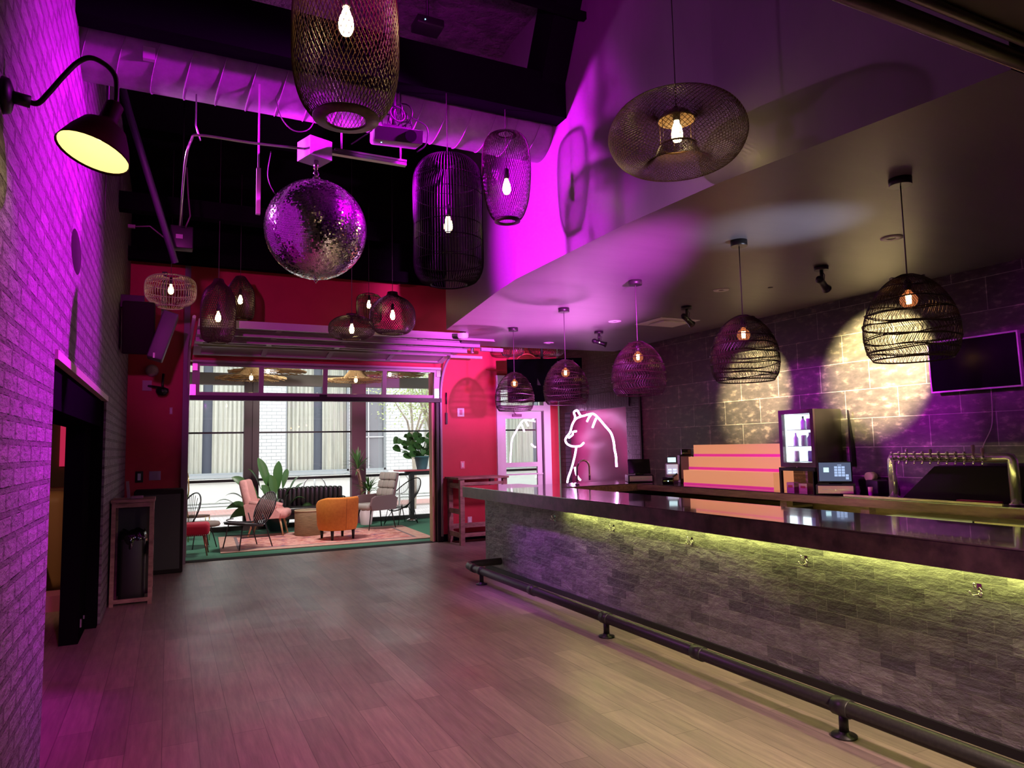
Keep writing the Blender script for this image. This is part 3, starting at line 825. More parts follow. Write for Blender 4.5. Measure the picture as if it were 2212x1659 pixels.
dome = thing('dome_pendant', dm[0][2], 'pendant light', (dm[0][0], dm[0][1], 0), 0, 'dome pendants above the bar')
obj('shade', dome_shade(), M_rattan, dome)
edison(dome, 2.395, 'globe')
cord(dome, 2.51, 3.10, 0.004)
obj('canopy', G().lathe([(0.062, 3.075), (0.062, 3.119)], 24, cap=True), M_socket, dome)
for i, (x, y, lb) in enumerate(dm):
    if i == 0: continue
    dup(dome, (x, y, 0), i * 1.1, lb)

# ---- straw lamps on the patio
def strawlamp(x, y, z, r, lab, cone=0.16):
    t = thing('straw_pendant', lab, 'pendant light', (x, y, 0), 0, 'straw pendants on the patio')
    s_ = G(); n = 70
    for k in range(n):
        a = 2 * PI * k / n
        s_.tube([(0.07 * math.cos(a), 0.07 * math.sin(a), z + cone + 0.1), (0.4 * r * math.cos(a), 0.4 * r * math.sin(a), z + cone * 0.35), (r * math.cos(a), r * math.sin(a), z + random.uniform(-0.02, 0.02))], 0.008, 3, caps=False)
    for rr in (0.3, 0.6, 0.9): ring(s_, r * rr, z + cone * (0.45 if rr < 0.5 else 0.2 if rr < 0.8 else 0.03), 0.008)
    obj('shade', s_, M_straw, t)
    edison(t, z + 0.03)
    cord(t, z + 0.16, 3.75)
strawlamp(1.33, 13.5, 2.93, 0.62, 'straw hat-shaped patio lamp seen through the first door pane')
strawlamp(1.75, 14.6, 3.18, 0.75, 'wide straw patio lamp seen through the second door pane', 0.08)
strawlamp(3.25, 13.5, 2.93, 0.6, 'straw hat-shaped patio lamp seen through the third door pane')
strawlamp(4.25, 14.6, 3.18, 0.75, 'wide straw patio lamp seen through the fourth door pane', 0.08)

# ================================================================== MIRROR BALL and overhead gear
mb = thing('mirror_ball', 'large mirror ball glowing magenta, hung from a motor box', 'disco ball', (0.88, 4.79, 3.107))
R0 = 0.339
tg = G(); NL = 96
rr = random.Random(2)
for i in range(NL):
    t0 = PI * i / NL; t1 = PI * (i + 1) / NL
    tm = (t0 + t1) / 2
    nl = max(6, int(2 * PI * math.sin(tm) * R0 / (PI * R0 / NL)))
    for k in range(nl):
        p0 = 2 * PI * k / nl; p1 = 2 * PI * (k + 1) / nl
        pm = (p0 + p1) / 2; dp = (p1 - p0) * 0.45; dt = (t1 - t0) * 0.44
        c = Vector((math.sin(tm) * math.cos(pm), math.sin(tm) * math.sin(pm), math.cos(tm)))
        e1 = Vector((-math.sin(pm), math.cos(pm), 0)) * math.sin(tm) * dp
        e2 = Vector((math.cos(tm) * math.cos(pm), math.cos(tm) * math.sin(pm), -math.sin(tm))) * dt
        j1, j2 = rr.gauss(0, 0.03), rr.gauss(0, 0.12)
        c = c * R0 * 1.004
        e1 = e1 * R0; e2 = e2 * R0
        nn = c.normalized()
        q = []
        for a, b_ in ((-1, -1), (1, -1), (1, 1), (-1, 1)):
            q.append(c + e1 * a + e2 * b_ + nn * (a * j1 * e1.length + b_ * j2 * e2.length))
        tg.add(q, [(3, 2, 1, 0)])
obj('mirror_tiles', tg, M_mirror, mb)
obj('core', G().ball((0, 0, 0), R0 * 0.998, 48, 32), mat('grout_grey', (0.05, 0.04, 0.05), 0.5), mb)
obj('hanging_ring', G().lathe([(0.03, R0 - 0.005), (0.03, R0 + 0.03), (0.008, R0 + 0.035)], 14).tube([(0, 0, R0 + 0.03), (0.012, 0, R0 + 0.06), (0, 0, R0 + 0.09)], 0.006, 6), M_chrome, mb)
obj('bottom_eyelet', G().tube([(0, 0, -R0 + 0.005), (0.01, 0, -R0 - 0.015), (0, 0, -R0 - 0.03), (-0.01, 0, -R0 - 0.015), (0, 0, -R0 + 0.005)], 0.005, 6), M_chrome, mb)
mt = thing('ball_motor', 'pale square motor box on the strut above the mirror ball', 'motor', (0.87, 4.78, 3.58))
Mr = Matrix.Translation((0.87, 4.80, 3.655)) @ Matrix.Rotation(0.35, 4, 'Z')
obj('housing', G().bx(-0.085, -0.085, -0.055, 0.085, 0.085, 0.08, Mr), mat('motor_plastic', (0.5, 0.45, 0.5), 0.4), mt, world=True)
obj('shaft', G().cyl((0.875, 4.79, 3.54), (0.88, 4.79, 3.60), 0.016, 10).tube([(0.88, 4.79, 3.55), (0.865, 4.79, 3.51), (0.88, 4.79, 3.485)], 0.007, 6), M_chrome, mt, world=True)
tag(obj('strut_channel', G().bx(0.98, 4.76, 3.66, 1.52, 4.80, 3.685).bx(1.0, 4.755, 3.685, 1.52, 4.80, 3.70).cyl((1.48, 4.778, 3.70), (1.48, 4.778, 4.22), 0.006, 6).cyl((1.05, 4.778, 3.70), (1.05, 4.778, 4.22), 0.006, 6), M_steel), 'slotted steel strut running right from the motor box to the rod cage pendant', 'strut')
tag(obj('conduit', G().tube(sm3([(0.82, 4.76, 3.66), (0.45, 4.76, 3.64), (0.14, 4.76, 3.635), (0.09, 4.78, 3.60), (0.06, 4.9, 3.50), (0.05, 5.6, 3.45), (0.05, 6.6, 3.62), (0.05, 7.0, 3.70)]), 0.008, 6), M_steel), 'thin conduit running left from the motor box and bending down to the black dimmer box', 'conduit')
tag(obj('strap_hanger', G().bx(0.505, 4.88, 3.52, 0.517, 4.892, 4.12).bx(0.498, 4.87, 3.20, 0.525, 4.90, 3.52), mat('hanger_grey', (0.35, 0.3, 0.33), 0.4)), 'flat metal hanger strap dangling below the duct, left of the mirror ball', 'hanger')
# projector
pj = thing('projector', 'white ceiling projector with a tangle of black cables, above right of the mirror ball', 'projector', (1.38, 4.62, 3.74))
Mp = Matrix.Translation((1.40, 4.62, 3.79)) @ Matrix.Rotation(math.radians(-8), 4, 'Z') @ Matrix.Rotation(math.radians(16), 4, 'X')
obj('body', G().rb((0, 0, 0), (0.34, 0.26, 0.10), 0.02, Mp), mat('projector_shell', (0.42, 0.40, 0.43), 0.3), pj, world=True)
obj('front_panel', G().bx(-0.165, -0.137, -0.045, 0.165, -0.129, 0.045, Mp), M_black, pj, world=True)
obj('lens', G().lathe([(0.04, -0.15), (0.04, -0.13)], 16, M=(Mp.to_3x3() @ Matrix.Rotation(-PI / 2, 3, 'X')), c=Mp @ Vector((0.08, 0, 0))), M_blackgl, pj, world=True)
obj('status_light', G().ball(Mp @ Vector((-0.11, -0.06, -0.051)), 0.004, 8, 6), emis('blue_led', (0.2, 0.6, 1.0), 8), pj, world=True)
obj('mount_pole', G().cyl((1.40, 4.68, 3.84), (1.40, 4.68, 4.22), 0.02, 10).bx(1.30, 4.58, 3.84, 1.50, 4.74, 3.86), M_black, pj, world=True)
cbg = G()
for k in range(9):
    r_ = random.Random(k)
    c0 = Vector((1.40 + r_.uniform(-0.03, 0.1), 4.62 + r_.uniform(-0.05, 0.1), 3.93 + r_.uniform(-0.02, 0.08)))
    R1 = r_.uniform(0.05, 0.10)
    ax = r_.uniform(0, PI)
    cbg.tube([c0 + Vector((math.cos(a) * R1 * math.cos(ax), math.cos(a) * R1 * math.sin(ax), math.sin(a) * R1 * 0.9)) for a in [2 * PI * j / 18 for j in range(18)]], 0.005, 5, closed=True)
cbg.tube(sm3([(1.5, 4.6, 3.95), (1.62, 4.6, 3.9), (1.62, 4.62, 3.78), (1.56, 4.64, 3.72)]), 0.005, 5)
cbg.tube(sm3([(1.30, 4.6, 3.9), (1.22, 4.6, 3.80), (1.10, 4.7, 3.72)]), 0.004, 5)
obj('cable', cbg, M_black, pj, world=True)
# receiver box higher up
rv = thing('wireless_receiver', 'small black box with a blue light high under the ceiling, right of the largest lantern', 'electronic box', (1.62, 4.3, 4.6))
obj('box', G().rb((1.60, 4.5, 4.60), (0.2, 0.16, 0.06), 0.01), M_black, rv, world=True)
obj('led', G().ball((1.555, 4.418, 4.595), 0.004, 8, 6), bpy.data.materials['blue_led'], rv, world=True)
obj('bracket', G().cyl((1.6, 4.5, 4.63), (1.6, 4.5, 5.38), 0.01, 6), M_black, rv, world=True)
# spiral duct
dg = G()
DYc, DZc, DR = 5.08, 4.25, 0.22
Mx = Matrix.Rotation(PI / 2, 3, 'Y')
dg.lathe([(DR, -0.55), (DR, 2.82)], 40, (0, DYc, DZc), Mx, cap=False)
du = thing('spiral_duct', 'large round spiral duct crossing below the ceiling, its belly lit magenta', 'duct', (1.1, DYc, DZc))
obj('pipe', dg, M_duct, du, world=True)
sg = G()
for k in range(17):
    x = -0.5 + k * 0.2
    sg.tube([(x + 0.06 * math.sin(a) , DYc + (DR + 0.004) * math.cos(a), DZc + (DR + 0.004) * math.sin(a)) for a in [2 * PI * j / 32 for j in range(32)]], 0.0035, 5, closed=True)
obj('seam', sg, M_duct, du, world=True)
obj('label_patch', G().bx(-0.20, DYc - DR - 0.003, DZc - 0.12, -0.13, DYc - DR + 0.06, DZc - 0.04), mat('label_pale', (0.5, 0.4, 0.48), 0.5), du, world=True)
# hanging rods to the ceiling and loose wires
for i, (x, y, z) in enumerate(((1.78, 4.2, 4.9), (2.42, 4.32, 4.9))):
    tag(obj('threaded_rod', G().cyl((x, y, z), (x, y, 5.38), 0.006, 6), M_black), ('thin rod dropping from the rough ceiling, the left one' if i == 0 else 'thin rod dropping from the rough ceiling, the right one by the soffit'), 'rod')
tag(obj('loose_cable', G().tube(sm3([(0.62, 4.9, 4.05), (0.66, 4.88, 3.90), (0.74, 4.86, 3.82), (0.84, 4.86, 3.85), (0.9, 4.86, 3.98)]), 0.004, 5), M_cord), 'drooping cable loop between the duct and the motor box', 'cable')
tag(obj('loose_cable', G().tube([(0.12, 5.0, 4.02), (0.12, 5.0, 3.80), (0.15, 5.0, 3.70)], 0.005, 5), M_steel), 'short pale cable tail hanging under the left part of the duct', 'cable')
tag(obj('loose_cable', G().tube(sm3([(0.58, 4.8, 3.62), (0.56, 4.8, 3.45), (0.60, 4.8, 3.34), (0.66, 4.8, 3.30)]), 0.003, 5), M_cord), 'fine wire curving down beside the top left of the mirror ball', 'cable')
# diagonal brace and black dimmer box at the left
tag(obj('diagonal_brace', G().tube([(-0.49, 6.38, 4.95), (-0.36, 6.5, 4.48), (0.02, 6.84, 3.30)], 0.03, 4), mat('brace_paint', (0.08, 0.05, 0.11), 0.4)), 'slanting dark purple steel brace left of the mirror ball', 'brace')
db = thing('dimmer_box', 'black electrical box with cables above the squat drum cage pendant', 'electronic box', (0.05, 7.2, 3.6))
obj('box', G().rb((0.07, 7.3, 3.66), (0.2, 0.14, 0.22), 0.01), M_black, db, world=True)
obj('hanger', G().cyl((0.07, 7.3, 3.75), (0.07, 7.3, 5.38), 0.008, 6), M_black, db, world=True)
obj('sticker', G().bx(0.02, 7.226, 3.64, 0.08, 7.229, 3.68), mat('sticker_grey', (0.3, 0.27, 0.3), 0.5), db, world=True)
obj('cable', G().tube([(0.1, 7.2, 3.74), (0.14, 7.2, 3.86), (0.12, 7.2, 4.05), (0.1, 7.1, 4.3)], 0.008, 5).tube([(-0.03, 7.25, 3.6), (-0.2, 7.2, 3.72), (-0.33, 7.2, 3.70)], 0.007, 5).bx(-0.38, 7.19, 3.685, -0.32, 7.22, 3.715), M_cord, db, world=True)
tag(obj('conduit', G().cyl((0.25, 11.29, 4.50), (2.3, 11.29, 4.56), 0.012, 6), M_steel), 'thin pipe high on the dark wall behind the mirror ball', 'conduit')
# stage wash cans (fixtures of the two magenta lights)
def par(loc, tgt, lab, hang, glow=1):
    t = thing('stage_can', lab, 'stage light', loc)
    d_ = (Vector(tgt) - Vector(loc)).normalized()
    q = d_.to_track_quat('-Z', 'Y').to_matrix()
    obj('body', G().lathe([(0.0, 0.141), (0.05, 0.14), (0.085, 0.12), (0.09, 0.02), (0.09, 0.0), (0.082, 0.0), (0.078, 0.10)], 20, M=q, cap=False), M_black, t)
    obj('lens', G().lathe([(0.0, 0.098), (0.077, 0.099)], 20, M=q, cap=False), emis('magenta_lens', (0.9, 0.25, 1.0), 900 if glow else 3), t)
    obj('yoke', G().tube([(0, 0, 0.1), (0, 0, hang)], 0.012, 6), M_black, t)
#par((2.47, 5.0, 3.80), (0.88, 4.79, 3.15), 'black stage can by the soffit behind the slim mesh lantern', 0.22, 0)
#par((2.62, 3.9, 4.42), (-0.55, 4.75, 2.7), 'black stage can high in the dark beside the sloping beam', 0.94, 0)
par((-0.43, 5.4, 3.72), (0.88, 4.79, 3.15), 'black stage can high on the brick wall, behind the barn lamp', 1.2)

# ================================================================== BARN LAMP on the brick wall
bn = thing('barn_lamp', 'dark red gooseneck barn lamp glowing yellow, mounted on the brick wall', 'wall lamp', (-0.55, 2.9, 2.87))
obj('wall_plate', G().lathe([(0.065, 0), (0.06, 0.02), (0.03, 0.03)], 18, (-0.55, 2.9, 2.87), Matrix.Rotation(PI / 2, 3, 'Y')).cyl((-0.53, 2.9, 2.87), (-0.47, 2.91, 2.865), 0.022, 12), M_black, bn, world=True)
obj('gooseneck', G().tube(sm3([(-0.48, 2.91, 2.865), (-0.45, 2.92, 2.87), (-0.42, 2.93, 2.92), (-0.375, 2.95, 3.01), (-0.335, 2.97, 3.08), (-0.295, 2.98, 3.11), (-0.245, 3.0, 3.10), (-0.215, 3.0, 3.06), (-0.21, 3.0, 3.0), (-0.212, 3.0, 2.95)]), 0.0095, 10), mat('bronze_arm', (0.02, 0.013, 0.008), 0.5, spec=0.2), bn, world=True)
# axis in camera frame (right, down, forward) -> world
ax = (Rt * -0.17 - Up * 0.93 + (-Bk) * -0.34).normalized()
top = Vector((-0.215, 3.0, 2.945))
q = (-ax).to_track_quat('Z', 'Y').to_matrix()
obj('shade', G().lathe([(0.126, -0.225), (0.129, -0.23), (0.126, -0.22), (0.106, -0.165), (0.078, -0.11), (0.040, -0.085), (0.033, -0.07), (0.032, 0.0), (0.02, 0.012), (0.0, 0.015)], 30, top, q, cap=False), mat('oxblood_enamel', (0.022, 0.005, 0.005), 0.6, spec=0.05), bn, world=True)
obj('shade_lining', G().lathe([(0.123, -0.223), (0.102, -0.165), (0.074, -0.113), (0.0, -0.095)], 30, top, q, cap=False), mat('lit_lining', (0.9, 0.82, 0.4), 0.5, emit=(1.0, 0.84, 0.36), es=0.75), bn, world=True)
obj('bulb', G().ball(top + ax * 0.13, 0.03, 14, 10), emis('barn_bulb', (1.0, 0.85, 0.45), 7), bn, world=True)
spot('barn_lamp_beam', tuple(top + ax * 0.15), tuple(top + ax * 1.0), WRM, 8, 110, 0.6, 0.03)
# dark oval and wires on the brick
tag(obj('wall_dark_oval', G().lathe([(0.0, 0.0), (0.09, 0.0), (0.10, -0.004)], 18, (-0.546, 5.09, 2.88), Matrix.Rotation(PI / 2, 3, 'Y') @ Matrix.Diagonal((1.35, 2.6, 1.0)).to_3x3(), cap=False), M_blackmat), 'dark oval patch on the magenta-lit brick wall', 'patch')
tag(obj('wall_cable', G().tube([(-0.52, 6.6, 4.1), (-0.53, 6.7, 3.75), (-0.53, 6.75, 3.6)], 0.005, 5), M_cord), 'thin cable trailing down the brick wall behind the barn lamp', 'cable')

# ================================================================== BAR
bar = thing('bar_counter', 'long front bar with stone tile face and thick glossy dark top', 'bar counter', (3.9, 4.0, 0))
obj('counter_base', G().bx(3.82, -1.5, 0, 4.05, 8.64, 0.925), M_stone, bar, world=True)
obj('end_panel', G().bx(3.82, 8.64, 0, 4.4, 8.66, 0.925), M_stone_x, bar, world=True)
obj('countertop', G().bx(3.585, -1.5, 0.93, 4.44, 8.87, 1.065), M_cedge, bar, world=True)
obj('top_glaze', G().bx(3.583, -1.5, 1.065, 4.442, 8.872, 1.072), M_counter, bar, world=True)
obj('led_strip', G().bx(3.735, -1.5, 0.915, 3.76, 6.5, 0.926), emis('led_yellow', (0.93, 1.0, 0.25), 26), bar, world=True)
obj('rear_led_strip', G().bx(4.052, -1.5, 0.80, 4.075, 6.2, 0.815), emis('led_yellow_rear', (1.0, 0.95, 0.25), 38), bar, world=True)
obj('toe_kick', G().bx(3.80, -1.5, 0.0, 3.825, 8.64, 0.05), M_black, bar, world=True)
# return counter and back counter
rc = thing('return_counter', 'short counter joining the bar to the back wall, with the sink tap', 'counter', (5.0, 8.4, 0))
obj('top', G().bx(4.45, 8.02, 0.95, 6.565, 8.80, 1.04), M_oak, rc, world=True)
obj('top_glaze', G().bx(4.45, 8.02, 1.04, 6.565, 8.80, 1.05), M_counter, rc, world=True)
obj('cabinet', G().bx(4.5, 8.1, 0, 6.565, 8.78, 0.95), M_black, rc, world=True)
bc = thing('back_counter', 'long back counter along the tile wall with a worn oak edge', 'counter', (6.2, 4.0, 0))
obj('top', G().bx(5.85, -1.5, 0.965, 6.565, 8.02, 1.04), M_oak, bc, world=True)
obj('top_glaze', G().bx(5.85, -1.5, 1.04, 6.565, 8.02, 1.05), M_counter, bc, world=True)
for yy in (-0.4, 2.15, 4.5, 5.48):
    obj('post', G().bx(5.93, yy, 0, 6.02, yy + 0.09, 0.965), M_pinkwood, bc, world=True)
obj('back_board', G().bx(6.5, -1.5, 0, 6.55, 8.02, 0.965), M_oak, bc, world=True)
# under-counter fridges
for i, (y0, y1, lab) in enumerate(((5.62, 7.9, 'low black under-counter cooler below the stepped shelf'), (2.4, 4.4, 'low black under-counter cooler below the beer taps'))):
    t = thing('under_counter_cooler', lab, 'cooler', (6.2, (y0 + y1) / 2, 0), 0)
    obj('body', G().bx(6.0, y0, 0.02, 6.48, y1, 0.86), M_black, t, world=True)
    obj('top_plate', G().bx(5.96, y0, 0.86, 6.48, y1, 0.885), M_steel, t, world=True)
    for k in range(3):
        a = y0 + (y1 - y0) * k / 3
        dr = obj('door', G().bx(5.965, a + 0.02, 0.08, 5.998, a + (y1 - y0) / 3 - 0.02, 0.84), M_blackgl, t, world=True)
        obj('handle', G().bx(5.935, a + 0.1, 0.72, 5.965, a + (y1 - y0) / 3 - 0.1, 0.745), M_steel, dr, world=True)
struct('floor_bar_mat', G().bx(4.5, -1.5, 0.001, 5.8, 8.0, 0.012), M_blackmat)
tag(obj('bar_light_strip', G().bx(6.20, -1.0, 0.950, 6.22, 5.4, 0.964), emis('led_yellow_low', (0.95, 0.95, 0.35), 4)), 'yellow light strip under the edge of the back counter', 'light')
bn_ = thing('bar_bin', 'pale shallow tray lit yellow at the right edge below the back counter', 'tray', (5.6, 2.9, 0.8))
obj('tray', G().bx(5.50, 2.2, 0.90, 5.80, 3.30, 0.915).bx(5.50, 2.2, 0.90, 5.515, 3.30, 0.96).bx(5.50, 3.285, 0.84, 5.80, 3.30, 0.96), mat('white_tray_yellow_lit', (0.75, 0.7, 0.35), 0.4), bn_, world=True)  # yellow light is painted into the white tray's colour
obj('support', G().bx(5.54, 3.2, 0, 5.58, 3.24, 0.9).bx(5.54, 2.3, 0, 5.58, 2.34, 0.9), M_steel, bn_, world=True)

# foot rail
frl = thing('foot_rail', 'black iron pipe foot rail along the foot of the bar', 'foot rail', (3.3, 4, 0))
RZ, RX = 0.155, 3.31
obj('pipe', G().tube([(3.80, 8.15, RZ), (3.45, 8.15, RZ), (3.36, 8.12, RZ), (RX + 0.01, 8.04, RZ), (RX, 7.94, RZ), (RX, -1.5, RZ)], 0.043, 18), M_pipe, frl, world=True)
for y in (7.86, 7.64, 6.35, 5.04, 3.9, 2.75, 0.46): obj('collar', G().lathe([(0.044, -0.05), (0.050, -0.048), (0.050, 0.048), (0.044, 0.05)], 18, (RX, y, RZ), Matrix.Rotation(PI / 2, 3, 'X'), cap=False), M_pipe, frl, world=True)
for y in (7.64, 5.04, 2.75, 0.46):
    p = obj('post', G().cyl((RX, y, 0.02), (RX, y, RZ - 0.03), 0.025, 14), M_pipe, frl, world=True)
    obj('flange', G().lathe([(0.066, 0.001), (0.066, 0.012), (0.03, 0.018), (0.03, 0.03)], 20, (RX, y, 0)), M_pipe, p, world=True)

# coat hooks
hk = thing('coat_hook', 'small chrome double hook on the stone bar face, furthest from the camera', 'hook', (3.82, 6.76, 0.80), 0, 'hooks under the bar top')
hg = G().lathe([(0.014, 0), (0.012, 0.006)], 10, M=Matrix.Rotation(-PI / 2, 3, 'Y'))
hg.tube([(-0.004, 0, 0.012), (-0.02, 0, 0.0), (-0.04, 0, 0.01), (-0.045, 0, 0.034)], 0.0045, 6)
hg.tube([(-0.004, 0, 0.0), (-0.015, 0.0, -0.02), (-0.03, 0.02, -0.026), (-0.036, 0.03, -0.01)], 0.0035, 6)
hg.tube([(-0.004, 0, 0.0), (-0.015, 0.0, -0.02), (-0.03, -0.02, -0.026), (-0.036, -0.03, -0.01)], 0.0035, 6)
hg.ball((-0.045, 0, 0.037), 0.008, 8, 6).ball((-0.036, 0.03, -0.008), 0.007, 8, 6).ball((-0.036, -0.03, -0.008), 0.007, 8, 6)
obj('hook', hg, M_chrome, hk)
obj('back_plate', G().bx(-0.004, -0.012, -0.03, 0, 0.012, 0.035), M_chrome, hk)
for y, lab in ((5.63, 'small chrome double hook on the bar face, second from the far end'), (4.52, 'small chrome double hook in the middle of the lit bar face'), (3.39, 'small chrome double hook on the bar face, second from the right'), (2.28, 'chrome double hook on the bar face nearest the right edge')):
    dup(hk, (3.82, y, 0.80), 0, lab)

# ---- soffit fixtures
def spotfix(x, y, tx, ty, tz, lab, power):
    t = thing('ceiling_spotlight', lab, 'spotlight', (x, y, 3.12), 0, 'black adjustable spots on the bar ceiling')
    obj('canopy', G().lathe([(0.06, -0.002), (0.06, -0.035)], 20), M_socket, t)
    obj('arm', G().tube([(0, 0, -0.03), (0, 0, -0.12)], 0.016, 8).tube([(0.01, 0, -0.04), (0.05, 0.01, -0.07), (0.03, 0, -0.12)], 0.004, 5), M_socket, t)
    c = Vector((0.01, 0, -0.155))
    d_ = (Vector((tx, ty, tz)) - Vector((x, y, 2.97))).normalized()
    q = d_.to_track_quat('-Z', 'Y').to_matrix()
    obj('lamp_head', G().lathe([(0.03, 0.09), (0.036, 0.08), (0.03, 0.06), (0.03, -0.05), (0.042, -0.09), (0.036, -0.09), (0.026, -0.06)], 16, c, q, cap=False).ball(c + d_ * -0.085, 0.03, 10, 8), M_black, t)
    obj('light_slot', G().ball(c + Vector((-0.02, -0.025, 0)), 0.008, 8, 6), emis('slot_glow_%d' % int(y * 10), (1, 0.95, 0.7), 3), t)
    if power: spot('ceiling_spotlight_beam', tuple(Vector((x, y, 3.12)) + c + d_ * 0.1), (tx, ty, tz), (1.0, 0.87, 0.36), power, 46, 0.6, 0.03)
spotfix(5.19, 7.86, 6.57, 7.4, 2.5, 'black ceiling spot furthest along the bar ceiling', 0)
spotfix(5.18, 6.06, 6.57, 6.45, 2.25, 'black ceiling spot beside the white ceiling vent', 850)
spotfix(5.13, 4.21, 6.57, 4.72, 2.38, 'black ceiling spot between the two nearest dome pendants', 1900)
for (x, y, lab) in ((4.95, 7.13, 'small round recessed ceiling light furthest along the bar'), (4.95, 5.26, 'round white recessed ceiling light left of the fourth dome pendant'), (4.91, 3.38, 'round white recessed ceiling light beside the cord of the nearest dome pendant'), (5.05, 9.0, 'round recessed ceiling light near the far edge of the bar ceiling')):
    t = thing('recessed_light', lab, 'ceiling light', (x, y, 3.12), 0, 'unlit recessed lights in the bar ceiling')
    obj('trim_ring', G().lathe([(0.028, -0.002), (0.032, -0.006), (0.078, -0.006), (0.08, -0.001)], 24, cap=False), M_white, t)
    obj('aperture', G().lathe([(0, -0.002), (0.03, -0.002)], 16, cap=False), M_black, t)
tag(obj('ceiling_plate', G().lathe([(0, 3.116), (0.025, 3.116), (0.026, 3.119)], 16, (5.35, 5.0, 0), cap=False), M_black), 'tiny black plate on the bar ceiling left of the near spotlight', 'plate')
t = thing('air_vent', 'square white air vent in the bar ceiling', 'vent', (5.62, 6.95, 3.12))
obj('frame', G().bx(-0.30, -0.27, -0.008, 0.30, 0.27, -0.001), M_white, t)
obj('diffuser', G().bx(-0.17, -0.15, -0.03, 0.17, 0.15, -0.012), M_white, t)
tag(obj('smoke_detector', G().lathe([(0, 3.05), (0.06, 3.055), (0.075, 3.08), (0.075, 3.118)], 24, (3.52, 8.62, 0), cap=False), M_white), 'round white detector under the far tip of the bar ceiling', 'detector')

# ---- wall screen
tv = thing('wall_screen', 'silver-framed screen mounted on the tile wall at the right', 'screen', (6.5, 3.77, 2.25))
Mt = Matrix.Translation((6.47, 3.765, 2.255)) @ Matrix.Rotation(math.radians(-2), 4, 'Y')
obj('frame', G().bx(-0.02, -0.395, -0.24, 0.02, 0.395, -0.226, Mt).bx(-0.02, -0.395, 0.226, 0.02, 0.395, 0.24, Mt).bx(-0.02, -0.395, -0.226, 0.02, -0.383, 0.226, Mt).bx(-0.02, 0.383, -0.226, 0.02, 0.395, 0.226, Mt), mat('silver_frame', (0.7, 0.66, 0.7), 0.35), tv, world=True)
obj('display', G().bx(-0.010, -0.385, -0.228, 0.018, 0.385, 0.228, Mt), M_tvscreen, tv, world=True)
obj('wall_mount', G().bx(0.018, -0.15, -0.12, 0.095, 0.15, 0.12, Mt), M_black, tv, world=True)
obj('power_cord', G().tube(sm3([(6.52, 3.66, 2.02), (6.55, 3.68, 1.85), (6.55, 3.70, 1.68), (6.55, 3.78, 1.52), (6.56, 3.80, 1.42)]), 0.004, 5), mat('pale_cord', (0.6, 0.5, 0.5), 0.5), tv, world=True)

# ---- hanging black screen in front of the door
tv2 = thing('hanging_screen', 'large black television tilted down, hung between the two far dome pendants', 'television', (5.6, 10.1, 3.0))
Mt2 = Matrix.Translation((5.60, 10.15, 2.68)) @ Matrix.Rotation(math.radians(-28), 4, 'Z') @ Matrix.Rotation(math.radians(14), 4, 'X')
obj('panel', G().bx(-0.62, -0.02, -0.36, 0.62, 0.03, 0.36, Mt2), M_screenblk, tv2, world=True)
obj('mount', G().cyl((5.63, 10.28, 2.75), (5.63, 10.28, 4.42), 0.025, 10).bx(5.48, 10.18, 2.6, 5.78, 10.30, 2.9), M_black, tv2, world=True)
obj('cable', G().tube(sm3([(5.63, 10.3, 2.95), (5.45, 10.3, 3.12), (5.25, 10.35, 3.10), (5.15, 10.6, 2.9), (5.1, 11.38, 2.98)]), 0.008, 6), mat('red_cable', (0.5, 0.05, 0.05), 0.5), tv2, world=True)

# ---- neon bear
nb = thing('neon_sign', 'glowing pink neon outline of a bear on the brick niche', 'neon sign', (6.5, 10.2, 1.0))
NX = 6.52
lines = [
 [(10.75, 2.03), (10.72, 2.1), (10.76, 2.18), (10.65, 2.21), (10.57, 2.14), (10.5, 2.1), (10.27, 2.12), (10.12, 2.12), (9.98, 2.05), (9.77, 1.9), (9.61, 1.78), (9.54, 1.64), (9.52, 1.51), (9.49, 1.41), (9.48, 1.23)],
 [(10.5, 2.1), (10.7, 2.06), (10.83, 1.96), (10.91, 1.83), (11.03, 1.75), (11.09, 1.69), (11.03, 1.62), (10.89, 1.58), (10.73, 1.57), (10.57, 1.58), (10.46, 1.63)],
 [(10.7, 1.84), (10.81, 1.83), (10.83, 1.78), (10.96, 1.73)],
 [(10.71, 1.56), (10.76, 1.43), (10.82, 1.31), (10.91, 1.16), (11.02, 1.01), (11.06, 0.92)],
 [(10.78, 1.2), (10.75, 1.1), (10.68, 1.02), (10.61, 0.98)],
 [(10.2, 2.11), (10.27, 2.06), (10.33, 2.0)],
 [(10.04, 2.04), (10.1, 1.97), (10.16, 1.89)]]
for ln in lines:
    pr = smooth_prof(ln, len(ln) * 5)
    obj('tube', G().tube([(NX, y, z) for y, z in pr], 0.017, 8), M_neon, nb, world=True)
obj('standoff', G().cyl((NX + 0.01, 9.7, 1.85), (6.60, 9.7, 1.85), 0.006, 6).cyl((NX + 0.01, 11.03, 1.62), (6.60, 11.03, 1.62), 0.006, 6), M_steel, nb, world=True)
obj('power_lead', G().tube([(NX, 10.35, 2.12), (6.55, 10.33, 2.25), (6.57, 10.42, 2.32), (6.58, 10.36, 2.4)], 0.005, 5), M_cord, nb, world=True)

